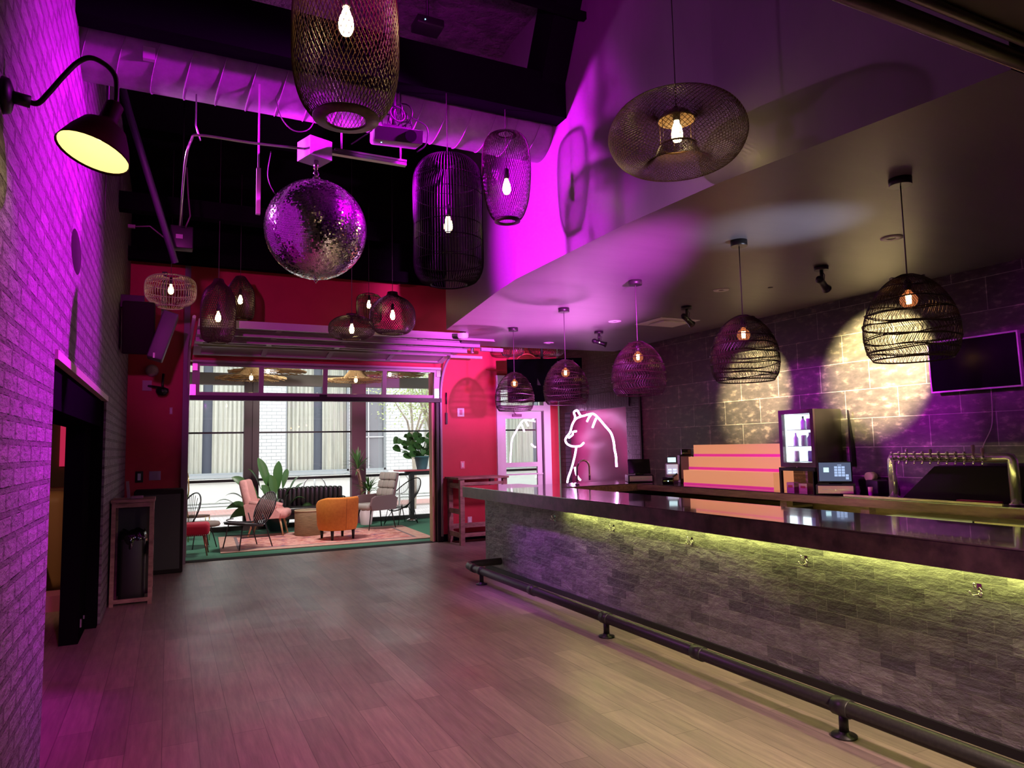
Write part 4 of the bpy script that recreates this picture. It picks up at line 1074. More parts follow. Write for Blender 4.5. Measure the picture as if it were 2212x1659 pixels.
# ---- tap on the return counter
fc = thing('faucet', 'tall chrome arched faucet in front of the neon bear', 'faucet', (5.05, 8.3, 1.05))
obj('spout', G().tube([(0, 0, 0), (0, 0, 0.24)] + [(0.095 * (1 - math.cos(a)), -0.02, 0.24 + 0.095 * math.sin(a)) for a in [PI * k / 10 for k in range(1, 11)]] + [(0.19, -0.02, 0.14), (0.19, -0.02, 0.06)], 0.013, 10), M_chrome, fc)
obj('base', G().lathe([(0.03, 0), (0.028, 0.02), (0.016, 0.03)], 16), M_chrome, fc)
obj('lever', G().cyl((0.0, 0, 0.06), (-0.05, -0.01, 0.10), 0.007, 8), M_chrome, fc)

# ---- registers
def register(x, y, rz, lab, lit, dface, mdraw):
    t = thing('cash_register', lab, 'cash register', (x, y, 1.05), rz, 'tablet registers on the back counter')
    dr = obj('cash_drawer', G().rb((0, 0, 0.052), (0.36, 0.36, 0.095), 0.006), M_black, t)
    obj('drawer_front', G().bx(-0.16, -0.187, 0.015, 0.16, -0.181, 0.09), mdraw, dr)
    obj('slot', G().bx(-0.12, -0.190, 0.052, -0.02, -0.186, 0.056).bx(0.03, -0.190, 0.052, 0.13, -0.186, 0.056).lathe([(0.008, 0), (0.006, 0.006)], 10, (0, -0.190, 0.05), Matrix.Rotation(PI / 2, 3, 'X')), M_steel, dr)
    Ms_ = Matrix.Translation((0, -0.03, 0.22)) @ Matrix.Rotation(math.radians(-20), 4, 'X')
    sc_ = obj('tablet', G().rb((0, 0, 0), (0.32, 0.016, 0.22), 0.007, Ms_), M_blackgl, t)
    obj('stand', G().bx(-0.06, -0.05, 0.10, 0.06, 0.08, 0.12).bx(-0.04, 0.0, 0.11, 0.04, 0.03, 0.2), M_black, t)
    if lit:
        obj('screen', G().bx(-0.148, -0.0095, -0.098, 0.148, -0.0085, 0.098, Ms_), emis('screen_slate', (0.10, 0.12, 0.2), 1.0), sc_)
        kg = G()
        for i in range(4):
            for j in range(3):
                kg.bx(-0.005 + j * 0.034, -0.0108, 0.035 - i * 0.028, 0.024 + j * 0.034, -0.0098, 0.058 - i * 0.028, Ms_)
        kg.bx(0.098, -0.0108, -0.05 + 0.0, 0.125, -0.0098, -0.027, Ms_).bx(0.098, -0.0108, -0.08, 0.125, -0.0098, -0.055, Ms_)
        kg.bx(0.025, -0.0108, 0.068, 0.062, -0.0098, 0.074, Ms_)
        obj('key', kg, emis('screen_keys', (0.42, 0.55, 0.85), 1.1), sc_)
        obj('window', G().bx(-0.105, -0.0108, -0.005, -0.055, -0.0098, 0.045, Ms_), emis('screen_cyan', (0.6, 0.9, 1.0), 1.3), sc_)
    return t
M_drawW = mat('drawer_pale', (0.75, 0.6, 0.55), 0.4)
M_drawY = mat('drawer_steel_lit', (0.75, 0.68, 0.35), 0.35)
register(6.12, 8.34, math.radians(-28), 'dark tablet register on a cash drawer in the far corner, right of the faucet', False, 0, M_drawW)
register(6.10, 4.99, math.radians(-52), 'tablet register with a lit keypad screen on a yellow-lit cash drawer', True, 0, M_drawY)
t = thing('receipt_printer', 'dark receipt printer with a paper roll right of the lit register', 'printer', (6.36, 4.78, 1.05))
obj('body', G().rb((0, -0.06, 0.07), (0.16, 0.14, 0.14), 0.015), M_black, t)
obj('paper_roll', G().lathe([(0.045, -0.04), (0.045, 0.04)], 18, (0.0, 0.0, 0.17), Matrix.Rotation(PI / 2, 3, 'Y')), mat('paper_roll', (0.5, 0.5, 0.25), 0.6), t)

# ---- point of sale cluster at the corner
t = thing('card_reader', 'white rounded device with glowing buttons and small screen left of the stepped shelf', 'drinks dispenser', (6.22, 7.72, 1.05), math.radians(-35))
bd = obj('body', G().rb((0, 0, 0.15), (0.17, 0.17, 0.24), 0.025), mat('device_white', (0.6, 0.5, 0.6), 0.3), t)
obj('button_panel', G().rb((0, -0.086, 0.19), (0.15, 0.006, 0.13), 0.002), mat('device_panel', (0.75, 0.75, 0.8), 0.3, emit=(0.7, 0.75, 0.95), es=0.5), bd)
for i in range(2):
    for j in range(2):
        obj('button', G().rb((-0.033 + j * 0.066, -0.093, 0.185 - i * 0.036), (0.045, 0.006, 0.018), 0.003), emis('button_blue', (0.45, 0.55, 1.0), 2.2), bd)
sc_ = obj('screen', G().rb((0.0, -0.04, 0.315), (0.13, 0.03, 0.09), 0.012, rotM('X', math.radians(-10), (0, -0.04, 0.3))), M_black, t)
obj('display', G().bx(-0.055, -0.0575, 0.282, 0.055, -0.0565, 0.348, rotM('X', math.radians(-10), (0, -0.04, 0.3))), emis('display_ice', (0.7, 0.95, 1.0), 1.2), sc_)
obj('spout', G().tube([(-0.05, -0.16, 0.05), (0.0, -0.13, 0.09), (0.06, -0.1, 0.13)], 0.012, 6), M_black, t)
t = thing('scanner_gun', 'small black gadget with a blue light in front of the white device', 'gadget', (6.05, 7.60, 1.05), math.radians(-35))
obj('body', G().rb((0, 0, 0.045), (0.16, 0.09, 0.09), 0.02), M_blackgl, t)
obj('led', G().ball((0, -0.047, 0.04), 0.008, 8, 6), emis('led_ice', (0.4, 0.7, 1.0), 4), t)
t = thing('coffee_machine', 'dark upright machine with a lit edge behind the white device', 'coffee machine', (6.42, 7.66, 1.05), math.radians(-30))
obj('body', G().rb((0, 0, 0.19), (0.2, 0.2, 0.38), 0.01), M_black, t)
obj('hopper', G().rb((0.0, 0.0, 0.42), (0.13, 0.13, 0.08), 0.01), M_blackgl, t)
obj('front_panel', G().bx(-0.085, -0.106, 0.06, 0.05, -0.101, 0.36), mat('machine_panel', (0.2, 0.12, 0.2), 0.3), t)
obj('light_edge', G().bx(0.052, -0.108, 0.06, 0.066, -0.101, 0.36), mat('machine_edge', (0.4, 0.2, 0.45), 0.3, emit=(0.6, 0.2, 0.9), es=0.5), t)
# stepped shelf
ss = thing('stepped_shelf', 'three-step bottle display shelf in peach and pink', 'display shelf', (6.3, 6.7, 1.05))
M_peach = mat('peach_panel_glow', (0.34, 0.22, 0.15), 0.35, emit=(1.0, 0.36, 0.17), es=0.62)  # glow put in to hold the peach against the pink wash
M_hot = mat('hot_pink_lip_glow', (0.5, 0.03, 0.3), 0.4, emit=(1.0, 0.03, 0.35), es=0.5)  # pink glow painted into the lip, which is no lamp
for k, (x0, x1, y0, y1, z0, z1) in enumerate(((6.02, 6.20, 5.73, 7.24, 1.05, 1.245), (6.20, 6.36, 5.76, 7.34, 1.05, 1.41), (6.36, 6.52, 5.90, 7.42, 1.05, 1.565))):
    st = obj('step', G().bx(x0, y0, z0, x1, y1, z1), M_peach, ss, world=True)
    zl = 1.052 if k == 0 else (1.246, 1.411)[k - 1]
    obj('lip', G().bx(x0 - 0.004, y0, zl, x0, y1, zl + 0.034), M_hot, st, world=True)
# stand + glass fridge
t = thing('fridge_stand', 'low black stand with open shelf under the glass fridge', 'stand', (6.35, 5.42, 1.05))
obj('frame', G().bx(6.08, 5.22, 1.27, 6.56, 5.70, 1.305).bx(6.08, 5.22, 1.05, 6.11, 5.25, 1.27).bx(6.08, 5.67, 1.05, 6.11, 5.70, 1.27).bx(6.52, 5.22, 1.05, 6.55, 5.70, 1.27).bx(6.08, 5.22, 1.05, 6.56, 5.24, 1.27), M_black, t, world=True)
for i, (y, x, h, lab, c1) in enumerate(((5.60, 6.18, 0.09, 'small white and pink carton under the glass fridge', (0.7, 0.35, 0.5)), (5.47, 6.22, 0.08, 'low carton with red print under the glass fridge', (0.75, 0.6, 0.4)), (5.36, 6.34, 0.14, 'upright cream carton at the right under the glass fridge', (0.75, 0.68, 0.4)))):
    bx_ = thing('carton', lab, 'box', (x, y, 1.05), 0.1 * i)
    obj('box', G().bx(-0.05, -0.05, 0, 0.05, 0.05, h), mat('carton_%d' % i, c1, 0.7), bx_)
    obj('print', G().bx(-0.052, -0.03, h * 0.4, -0.05, 0.03, h * 0.7), mat('carton_print_%d' % i, (0.5, 0.08, 0.08), 0.6), bx_)
Mf = Matrix.Translation((6.33, 5.46, 1.31)) @ Matrix.Rotation(math.radians(4), 4, 'Z')
fr_ = thing('display_fridge', 'small glass-door fridge glowing white on the back counter', 'fridge', (6.33, 5.46, 1.31))
obj('cabinet', G().bx(-0.21, -0.22, 0, 0.22, -0.19, 0.62, Mf).bx(-0.21, 0.19, 0, 0.22, 0.22, 0.62, Mf).bx(-0.21, -0.19, 0, 0.22, 0.19, 0.05, Mf).bx(-0.21, -0.19, 0.585, 0.22, 0.19, 0.62, Mf).bx(0.20, -0.19, 0.05, 0.22, 0.19, 0.585, Mf), M_steel_d if False else mat('fridge_shell', (0.14, 0.125, 0.11), 0.3, 0.6), fr_, world=True)
obj('lining', G().bx(0.19, -0.188, 0.055, 0.198, 0.188, 0.58, Mf).bx(-0.18, 0.18, 0.055, 0.19, 0.188, 0.58, Mf), emis('fridge_light', (0.80, 0.92, 1.0), 3.2), fr_, world=True)
obj('shelf', G().bx(-0.17, -0.188, 0.22, 0.19, 0.188, 0.226, Mf).bx(-0.17, -0.188, 0.40, 0.19, 0.188, 0.406, Mf), M_whiteAl, fr_, world=True)
dr = obj('door', G().bx(-0.245, -0.22, 0, -0.213, -0.18, 0.62, Mf).bx(-0.245, 0.18, 0, -0.213, 0.22, 0.62, Mf).bx(-0.245, -0.18, 0, -0.213, 0.18, 0.05, Mf).bx(-0.245, -0.18, 0.575, -0.213, 0.18, 0.62, Mf), mat('fridge_door_frame', (0.25, 0.17, 0.2), 0.25, 0.7), fr_, world=True)
obj('glass', G().bx(-0.232, -0.18, 0.05, -0.228, 0.18, 0.575, Mf), M_glass, dr, world=True)
obj('handle', G().ball(Mf @ Vector((-0.255, 0, -0.0)), 0.012, 8, 6), M_chrome, dr, world=True)
r_ = random.Random(11)
M_can = [mat('can_blue', (0.35, 0.5, 0.85), 0.3), mat('bottle_clear', (0.75, 0.85, 0.95), 0.15), mat('can_white', (0.85, 0.85, 0.9), 0.3), mat('bottle_pale', (0.7, 0.75, 0.9), 0.3)]
proto_can = None
names_ = ['top shelf', 'middle shelf', 'bottom shelf']
for lvl, z in enumerate((0.407, 0.227, 0.056)):
    for j in range(4):
        if lvl == 0 and j in (0, 3): continue
        if lvl == 2 and j == 1: continue
        kind = 'bottle' if (j + lvl) % 2 else 'can'
        p = Mf @ Vector((-0.08 + 0.02 * (j % 2), 0.135 - j * 0.09, z))
        side = ['leftmost', 'second from left', 'second from right', 'rightmost'][j]
        c_ = thing('drink_' + kind, 'small drink %s, %s place on the %s of the glowing fridge' % (kind, side, names_[lvl]), kind, p, 0, 'drinks in the glass fridge')
        if kind == 'can': obj('body', G().lathe([(0.026, 0), (0.031, 0.008), (0.031, 0.105), (0.025, 0.118)], 14), M_can[(j + lvl) % 3 if (j + lvl) % 3 != 1 else 0], c_)
        else: obj('body', G().lathe([(0.029, 0), (0.030, 0.01), (0.030, 0.085), (0.012, 0.115), (0.011, 0.145)], 14), M_can[1 if j % 2 else 3], c_)
tag(obj('wall_flap', G().prism([(0, 0), (0.0, 0.60), (0.10, 0.0)], 0, 0.02, Matrix.Translation((6.50, 5.12, 1.31)) @ Matrix.Rotation(PI / 2, 4, 'X')), M_black), 'narrow black board standing behind the glass fridge', 'board')

# ---- beer tower
tw = thing('beer_tower', 'polished steel bridge beer tower with a row of twelve taps', 'beer tap', (6.0, 3.8, 1.05))
TX, TY0, TY1, TZ = 6.02, 3.26, 4.30, 1.425
obj('frame', G().tube([(TX, TY1, 1.05), (TX, TY1, TZ - 0.02), (TX, TY1 - 0.01, TZ - 0.004), (TX, TY1 - 0.03, TZ), (TX, TY0 + 0.03, TZ), (TX, TY0 + 0.01, TZ - 0.004), (TX, TY0, TZ - 0.02), (TX, TY0, 1.05)], 0.038, 20), M_tower, tw, world=True)
for yy in (TY0, TY1): obj('base_flange', G().lathe([(0.055, 1.051), (0.05, 1.065), (0.04, 1.07)], 20, (TX, yy, 0)), M_tower, tw, world=True)
for k in range(12):
    y = 4.235 - k * 0.0725
    tp = obj('tap', G().cyl((TX - 0.03, y, TZ - 0.005), (TX - 0.085, y, TZ - 0.01), 0.015, 10).lathe([(0.016, -0.01), (0.017, 0.02), (0.012, 0.03)], 10, (TX - 0.085, y, TZ - 0.01)).tube([(TX - 0.085, y, TZ + 0.0), (TX - 0.09, y, TZ - 0.035), (TX - 0.10, y, TZ - 0.055)], 0.008, 8), M_tower, tw, world=True)
    hh = {2: 0.055, 5: 0.05, 10: 0.085, 11: 0.06}.get(k, 0.03)
    obj('tap_handle', G().lathe([(0.008, 0), (0.009, hh * 0.3), (0.014, hh * 0.5), (0.013, hh), (0.005, hh + 0.004)], 10, (TX - 0.085, y, TZ + 0.02)), M_tower if k not in (5, 10, 11) else mat('tap_pink_%d' % k, (0.7, 0.45, 0.5), 0.4), tp, world=True)
tag(obj('black_cover', G().add([(6.08, 3.28, 1.05), (6.08, 4.26, 1.05), (6.42, 4.16, 1.33), (6.42, 3.36, 1.33), (6.50, 3.28, 1.05), (6.50, 4.26, 1.05), (6.48, 4.14, 1.34), (6.48, 3.38, 1.34)], [(0, 1, 2, 3), (4, 7, 6, 5), (3, 2, 6, 7), (0, 3, 7, 4), (1, 5, 6, 2)]), M_blackmat), 'sloping black cloth cover behind the beer taps', 'cover')
t = thing('drip_tray', 'long pale drip tray along the counter edge below the beer taps', 'tray', (5.9, 4.0, 1.05))
obj('tray', G().bx(5.865, 3.28, 1.051, 5.885, 4.72, 1.07), mat('tray_pale', (0.8, 0.72, 0.4), 0.35), t, world=True)
obj('pan', G().bx(5.885, 3.28, 1.051, 6.0, 4.72, 1.056), M_steel, t, world=True)
t = thing('bar_mat', 'pink folded bar mat beside the beer tower', 'mat', (6.05, 3.5, 1.05))
obj('mat', G().rb((6.03, 3.55, 1.064), (0.07, 0.34, 0.014), 0.006), mat('pink_mat', (0.7, 0.06, 0.16), 0.6), t, world=True)
t = thing('paper_cup', 'small pale cup with a magenta lower half beside the beer tower', 'cup', (6.10, 4.60, 1.05))
obj('cup', G().lathe([(0.018, 0.0), (0.022, 0.085), (0.020, 0.085), (0.017, 0.004)], 16), mat('cup_peach', (0.75, 0.5, 0.4), 0.5), t)
obj('sleeve', G().lathe([(0.0185, 0.0), (0.0208, 0.035)], 16, cap=False), mat('cup_magenta', (0.6, 0.05, 0.5), 0.5), t)

# ================================================================== PATIO FURNITURE
# rug
def rugmat():
    m = mat('persian_rug', (0.6, 0.3, 0.3), 0.95, spec=0.1); nt, b = nodes(m)
    v = coords(nt, 'xy0')
    n1 = noise(nt, v, 3.2, 6, 0.7)
    wv = nt.nodes.new('ShaderNodeTexVoronoi'); wv.inputs['Scale'].default_value = 4.5; nt.links.new(v, wv.inputs['Vector'])
    c1 = ramp(nt, n1, [(0.36, (0.62, 0.14, 0.16)), (0.48, (0.78, 0.44, 0.38)), (0.56, (0.60, 0.22, 0.22)), (0.66, (0.16, 0.13, 0.24))])
    c2 = ramp(nt, wv.outputs['Distance'], [(0.1, (0.75, 0.55, 0.45)), (0.5, (1, 1, 1))])
    nt.links.new(mix(nt, c1, c2, 0.8, 'MULTIPLY'), b.inputs['Base Color'])
    return m
M_rug = rugmat()
rg = thing('rug', 'faded pink patterned rug on the green patio floor', 'rug', (2.6, 13.2, 0))
Mr_ = Matrix.Translation((2.58, 13.2, 0)) @ Matrix.Rotation(math.radians(-2.5), 4, 'Z')
obj('field', G().bx(-1.45, -0.85, 0.0, 1.45, 0.85, 0.012, Mr_), M_rug, rg, world=True)
bgm = noisy('rug_border', (0.62, 0.30, 0.26), (0.70, 0.45, 0.36), 9, 0.95)
obj('border', G().bx(-1.76, -1.14, 0, -1.5, 1.14, 0.011, Mr_).bx(1.5, -1.14, 0, 1.76, 1.14, 0.011, Mr_).bx(-1.5, -1.14, 0, 1.5, -0.9, 0.011, Mr_).bx(-1.5, 0.9, 0, 1.5, 1.14, 0.011, Mr_), bgm, rg, world=True)
obj('guard_stripe', G().bx(-1.5, -0.9, 0, -1.45, 0.9, 0.0125, Mr_).bx(1.45, -0.9, 0, 1.5, 0.9, 0.0125, Mr_).bx(-1.45, -0.9, 0, 1.45, -0.85, 0.0125, Mr_).bx(-1.45, 0.85, 0, 1.45, 0.9, 0.0125, Mr_), mat('rug_guard', (0.25, 0.18, 0.2), 0.95), rg, world=True)
RT = 0.0135

def legs(t, pts, r0, r1, m, top):
    for (xb, yb, xt, yt) in pts:
        obj('leg', G().tube([(xb, yb, 0.0), (xt, yt, top)], [r1, r0], 10), m, t)

# pink wingback, faces +x
M_pink = noisy('pink_velvet', (0.78, 0.40, 0.38), (0.70, 0.34, 0.33), 25, 0.85, 0.2, 0.004, spec=0.2)
M_legw = mat('pale_wood_leg', (0.62, 0.36, 0.2), 0.45)
pc = thing('wingback_chair', 'pink velvet high-back armchair on splayed wooden legs', 'armchair', (1.72, 14.2, RT), math.radians(-18))
obj('seat', G().rb((0.10, 0, 0.40), (0.62, 0.52, 0.17), 0.07, seg=4), M_pink, pc)
Mb = Matrix.Translation((-0.26, 0, 0.36)) @ Matrix.Rotation(math.radians(-15), 4, 'Y')
def bk(p):
    q = p.copy(); u = (p.z + 0.36) / 0.72
    q.y *= 1.0 - 0.22 * max(0, u - 0.6) / 0.4 if u > 0.6 else 1.0
    q.x += 0.35 * p.y * p.y
    return q
obj('backrest', G().rb((0, 0, 0.34), (0.15, 0.62, 0.74), 0.06, Mb, 4, bk), M_pink, pc)
for s_ in (-1, 1):
    ar = G().prism([(-0.30, 0.30), (0.28, 0.34), (0.30, 0.42), (0.20, 0.52), (-0.22, 0.62), (-0.36, 0.60)], -0.04, 0.04, Matrix.Translation((0, s_ * 0.32, 0)) @ Matrix.Rotation(PI / 2, 4, 'X'))
    obj('arm', ar, M_pink, pc)
    obj('arm_pad', G().tube([(0.22, s_ * 0.32, 0.52), (-0.05, s_ * 0.32, 0.60), (-0.26, s_ * 0.32, 0.63)], 0.045, 10), M_pink, pc)
legs(pc, [(0.34, 0.24, 0.26, 0.19), (0.34, -0.24, 0.26, -0.19), (-0.30, 0.24, -0.2, 0.19), (-0.30, -0.24, -0.2, -0.19)], 0.022, 0.012, M_legw, 0.34)

# black wire lounge chair, back to the right, faces -x
M_wire = mat('purple_black_steel', (0.03, 0.022, 0.035), 0.4)
M_strap = mat('woven_strap_seat', (0.10, 0.075, 0.085), 0.7)
def wirechair(loc, rz, lab):
    t = thing('wire_chair', lab, 'chair', loc, rz, 'black wire lounge chairs')
    # seat ring (ellipse) tipped, front at -x
    def ell(cx, cz, a, b_, tilt, n=28):
        return [Vector((cx + a * math.cos(k) * math.cos(tilt), b_ * math.sin(k), cz + a * math.cos(k) * math.sin(tilt))) for k in [2 * PI * j / n for j in range(n)]]
    s1 = ell(-0.08, 0.40, 0.31, 0.30, math.radians(-7))
    obj('seat', G().add([v * 1 for v in s1] + [Vector((v.x, v.y, v.z - 0.03)) * 1 for v in s1], [tuple(range(28)), tuple(range(28, 56))[::-1]] + [(i, (i + 1) % 28, (i + 1) % 28 + 28, i + 28) for i in range(28)]), M_strap, t)
    fr_ = G().tube(s1, 0.011, 6, closed=True)
    s2 = ell(0.30, 0.62, 0.30, 0.28, math.radians(66))
    fr_.tube(s2, 0.011, 6, closed=True)
    s3 = [Vector((v.x * 0.8 - 0.02, v.y * 1.12, v.z + 0.06 + 0.04 * math.cos(k * 0.22))) for k, v in enumerate(s1)]
    fr_.tube(s3[7:22], 0.009, 6)
    obj('frame', fr_, M_wire, t)
    b_ = G()
    for k in range(9):
        u = -0.8 + 0.2 * k
        hh = math.sqrt(max(0, 1 - u * u))
        a = Vector((0.30, u * 0.28, 0.62))
        dv = Vector((math.cos(math.radians(66)), 0, math.sin(math.radians(66)))) * 0.30 * hh
        b_.tube([a - dv, a + dv], 0.014, 4)
    obj('backrest', b_, M_strap, t)
    for (xb, yb, xt, yt, zt) in ((-0.30, 0.26, -0.22, 0.22, 0.42), (-0.30, -0.26, -0.22, -0.22, 0.42), (0.30, 0.24, 0.12, 0.22, 0.55), (0.30, -0.24, 0.12, -0.22, 0.55)):
        obj('leg', G().tube([(xb, yb, 0), (xt, yt, zt)], 0.010, 6), M_wire, t)
    obj('stretcher', G().cyl((-0.27, 0.245, 0.2), (0.25, 0.235, 0.17), 0.008, 6).cyl((-0.27, -0.245, 0.2), (0.25, -0.235, 0.17), 0.008, 6), M_wire, t)
    return t
wirechair((1.22, 12.55, RT), math.radians(24), 'low black wire lounge chair with oval back, on the near left corner of the rug')

# black ring wire chair behind red seat
t = thing('ring_chair', 'black wire chair with a round back hoop, half hidden behind the garage door jamb', 'chair', (0.38, 13.1, 0), math.radians(20))
rg_ = G()
pts = [Vector((-0.05 + 0.12 * math.sin(a) , 0.36 * math.cos(a), 0.62 + 0.30 * math.sin(a))) for a in [2 * PI * j / 28 for j in range(28)]]
rg_.tube(pts, 0.012, 6, closed=True)
for k in range(8):
    u = -0.3 + 0.6 * k / 7
    rg_.tube([(-0.04, u * 0.4, 0.36), (0.0 , u, 0.62 + 0.28 * math.sqrt(max(0, 1 - (u / 0.36) ** 2)))], 0.005, 5)
obj('hoop_back', rg_, M_wire, t)
obj('seat', G().lathe([(0.0, 0.33), (0.30, 0.35), (0.32, 0.38), (0.30, 0.42), (0.0, 0.43)], 24, (0.14, 0, 0), cap=False), mat('grey_cushion', (0.28, 0.22, 0.2), 0.9), t)
for a in (0.7, 2.4, 3.9, 5.5): obj('leg', G().tube([(0.14 + 0.28 * math.cos(a), 0.28 * math.sin(a), 0), (0.14 + 0.18 * math.cos(a), 0.18 * math.sin(a), 0.34)], 0.009, 6), M_wire, t)

# gold wire chair farther
M_gold = mat('brass_wire', (0.75, 0.55, 0.22), 0.25, 0.9)
t = thing('gold_wire_chair', 'tall gold wire-back chair behind the black hoop chair at the jamb', 'chair', (0.30, 14.2, 0), math.radians(10))
gb = G()
pts = [Vector((0.0, 0.24 * math.cos(a) * (1 if a > PI else 0.9), 1.0 + 0.26 * math.sin(a))) for a in [2 * PI * j / 24 for j in range(24)]]
gb.tube(pts, 0.013, 6, closed=True)
gb.tube([(0, -0.1, 0.78), (0, 0.0, 1.24), (0, 0.1, 0.78)], 0.008, 5)
gb.tube([(0, 0.10, 0.77), (0, 0.12, 0.6), (0, 0.2, 0.45)], 0.011, 6).tube([(0, -0.10, 0.77), (0, -0.12, 0.6), (0, -0.2, 0.45)], 0.011, 6)
obj('backrest', gb, M_gold, t)
obj('seat', G().lathe([(0, 0.42), (0.21, 0.425), (0.22, 0.45), (0, 0.46)], 20, (0.2, 0, 0), cap=False), mat('dark_seat', (0.12, 0.06, 0.04), 0.6), t)
for (x, y) in ((0.02, 0.18), (0.02, -0.18), (0.38, 0.16), (0.38, -0.16)): obj('leg', G().cyl((x, y, 0), (x, y * 0.9, 0.43), 0.010, 8), M_gold, t)

# red stool with nailheads
t = thing('upholstered_stool', 'red upholstered stool with nailhead trim, cut by the left garage door jamb', 'stool', (0.36, 12.25, 0), math.radians(-5))
obj('seat', G().rb((0, 0, 0.40), (0.5, 0.46, 0.19), 0.06, seg=4), mat('red_velvet', (0.62, 0.015, 0.06), 0.8), t)
ng = G()
for k in range(17):
    ng.ball((0.25, -0.21 + 0.42 * k / 16, 0.325), 0.007, 6, 4).ball((-0.23 + 0.46 * k / 16, -0.232, 0.325), 0.007, 6, 4)
obj('nailheads', ng, M_steel, t)
for (x, y) in ((0.2, 0.18), (0.2, -0.18), (-0.2, 0.18), (-0.2, -0.18)): obj('leg', G().tube([(x * 1.15, y * 1.15, 0), (x * 0.85, y * 0.85, 0.33)], [0.010, 0.018], 8), mat('rose_metal', (0.5, 0.18, 0.15), 0.25, 0.7), t)

# black channel sofa
M_leather = mat('black_leather', (0.014, 0.012, 0.013), 0.28, spec=0.6)
sf = thing('sofa', 'small black leather sofa with vertical channel-tufted back', 'sofa', (2.66, 14.82, 0), math.radians(2))
def sofaback():
    s_ = G(); n = 14; W_ = 1.30
    for k in range(n):
        u0 = -W_ / 2 + W_ * (k + 0.5) / n
        v = u0 / (W_ / 2)
        dy = -0.10 * abs(v) ** 2.5
        h_ = 0.46 - 0.02 * v * v
        s_.rb((u0, 0.22 + dy, 0.40 + h_ / 2), (W_ / n * 1.06, 0.15, h_), 0.04, None, 3)
    return s_
obj('backrest', sofaback(), M_leather, sf)
obj('seat', G().rb((0, -0.05, 0.42), (1.20, 0.52, 0.12), 0.05, seg=4), M_leather, sf)
obj('base', G().rb((0, 0.0, 0.31), (1.22, 0.52, 0.14), 0.02), M_leather, sf)
for s_ in (-1, 1): obj('arm', G().rb((s_ * 0.62, 0.03, 0.47), (0.09, 0.42, 0.36), 0.04), M_leather, sf)
for (x, y) in ((-0.54, -0.2), (0.54, -0.2), (-0.54, 0.2), (0.54, 0.2)): obj('leg', G().tube([(x * 1.03, y, 0), (x, y, 0.26)], [0.008, 0.014], 8), M_gold if y < 0 else M_black, sf)

# woven drum table
dt = thing('drum_table', 'brown woven drum side table between the pink and orange chairs', 'side table', (2.42, 13.75, RT))
obj('drum', G().lathe([(0.255, 0.0), (0.265, 0.02), (0.265, 0.44), (0.255, 0.46), (0.0, 0.46)], 36, cap=False), noisy('woven_drum', (0.36, 0.24, 0.13), (0.22, 0.14, 0.08), 14, 0.8, 0.5, 0.01, stretch=(0.6, 0.6, 7)), dt)
obj('top_rim', G().tube([(0.262 * math.cos(a), 0.262 * math.sin(a), 0.455) for a in [2 * PI * j / 32 for j in range(32)]], 0.012, 6, closed=True), mat('drum_rim', (0.5, 0.38, 0.24), 0.7), dt)

# orange tub chair, back to the camera
M_orange = noisy('orange_velvet', (0.78, 0.27, 0.05), (0.70, 0.22, 0.04), 22, 0.75, 0.15, 0.004, spec=0.25)
oc = thing('tub_chair', 'orange velvet tub chair with its rounded back to the room', 'armchair', (2.76, 12.85, RT), math.radians(13))
tb = G(); n = 30
ring_o = []; H_ = []
for k in range(n + 1):
    a = math.radians(-210 + 240 * k / n) # opens toward +y
    v = abs(k / n - 0.5) * 2
    h_ = 0.74 - 0.14 * max(0, v - 0.45) ** 1.5 * 2.2
    ring_o.append((math.cos(a), math.sin(a), h_))
vs = []
for (c, s_, h_) in ring_o:
    for (r_, z) in ((0.33, 0.17), (0.355, 0.25), (0.365, 0.45), (0.375, h_ - 0.03), (0.36, h_), (0.32, h_ + 0.004), (0.285, h_ - 0.03), (0.28, 0.3)):
        vs.append((c * r_, s_ * r_, z))
fs = [(i * 8 + j, (i + 1) * 8 + j, (i + 1) * 8 + (j + 1), i * 8 + (j + 1)) for i in range(n) for j in range(7)]
tb.add(vs, fs, True)
tb.f.append(tuple(range(8))); tb.s.append(False); tb.f.append(tuple(range(n * 8, n * 8 + 8))[::-1]); tb.s.append(False)
tb.lathe([(0.0, 0.165), (0.32, 0.165), (0.335, 0.175)], 30, cap=False)
obj('shell', tb, M_orange, oc)
obj('seat', G().lathe([(0.0, 0.26), (0.27, 0.28), (0.29, 0.36), (0.27, 0.42), (0.0, 0.43)], 28, (0, 0.02, 0), cap=False), M_orange, oc)
obj('back_seam', G().tube([(0.0, -0.347, 0.18), (0.0, -0.367, 0.45), (0.0, -0.377, 0.70), (0, -0.362, 0.742)], 0.004, 5), mat('seam_orange', (0.5, 0.15, 0.03), 0.8), oc)
for (x, y) in ((-0.2, -0.22), (0.2, -0.22), (-0.2, 0.22), (0.2, 0.22)): obj('leg', G().tube([(x, y, 0), (x, y, 0.17)], [0.022, 0.034], 4), M_black, oc)

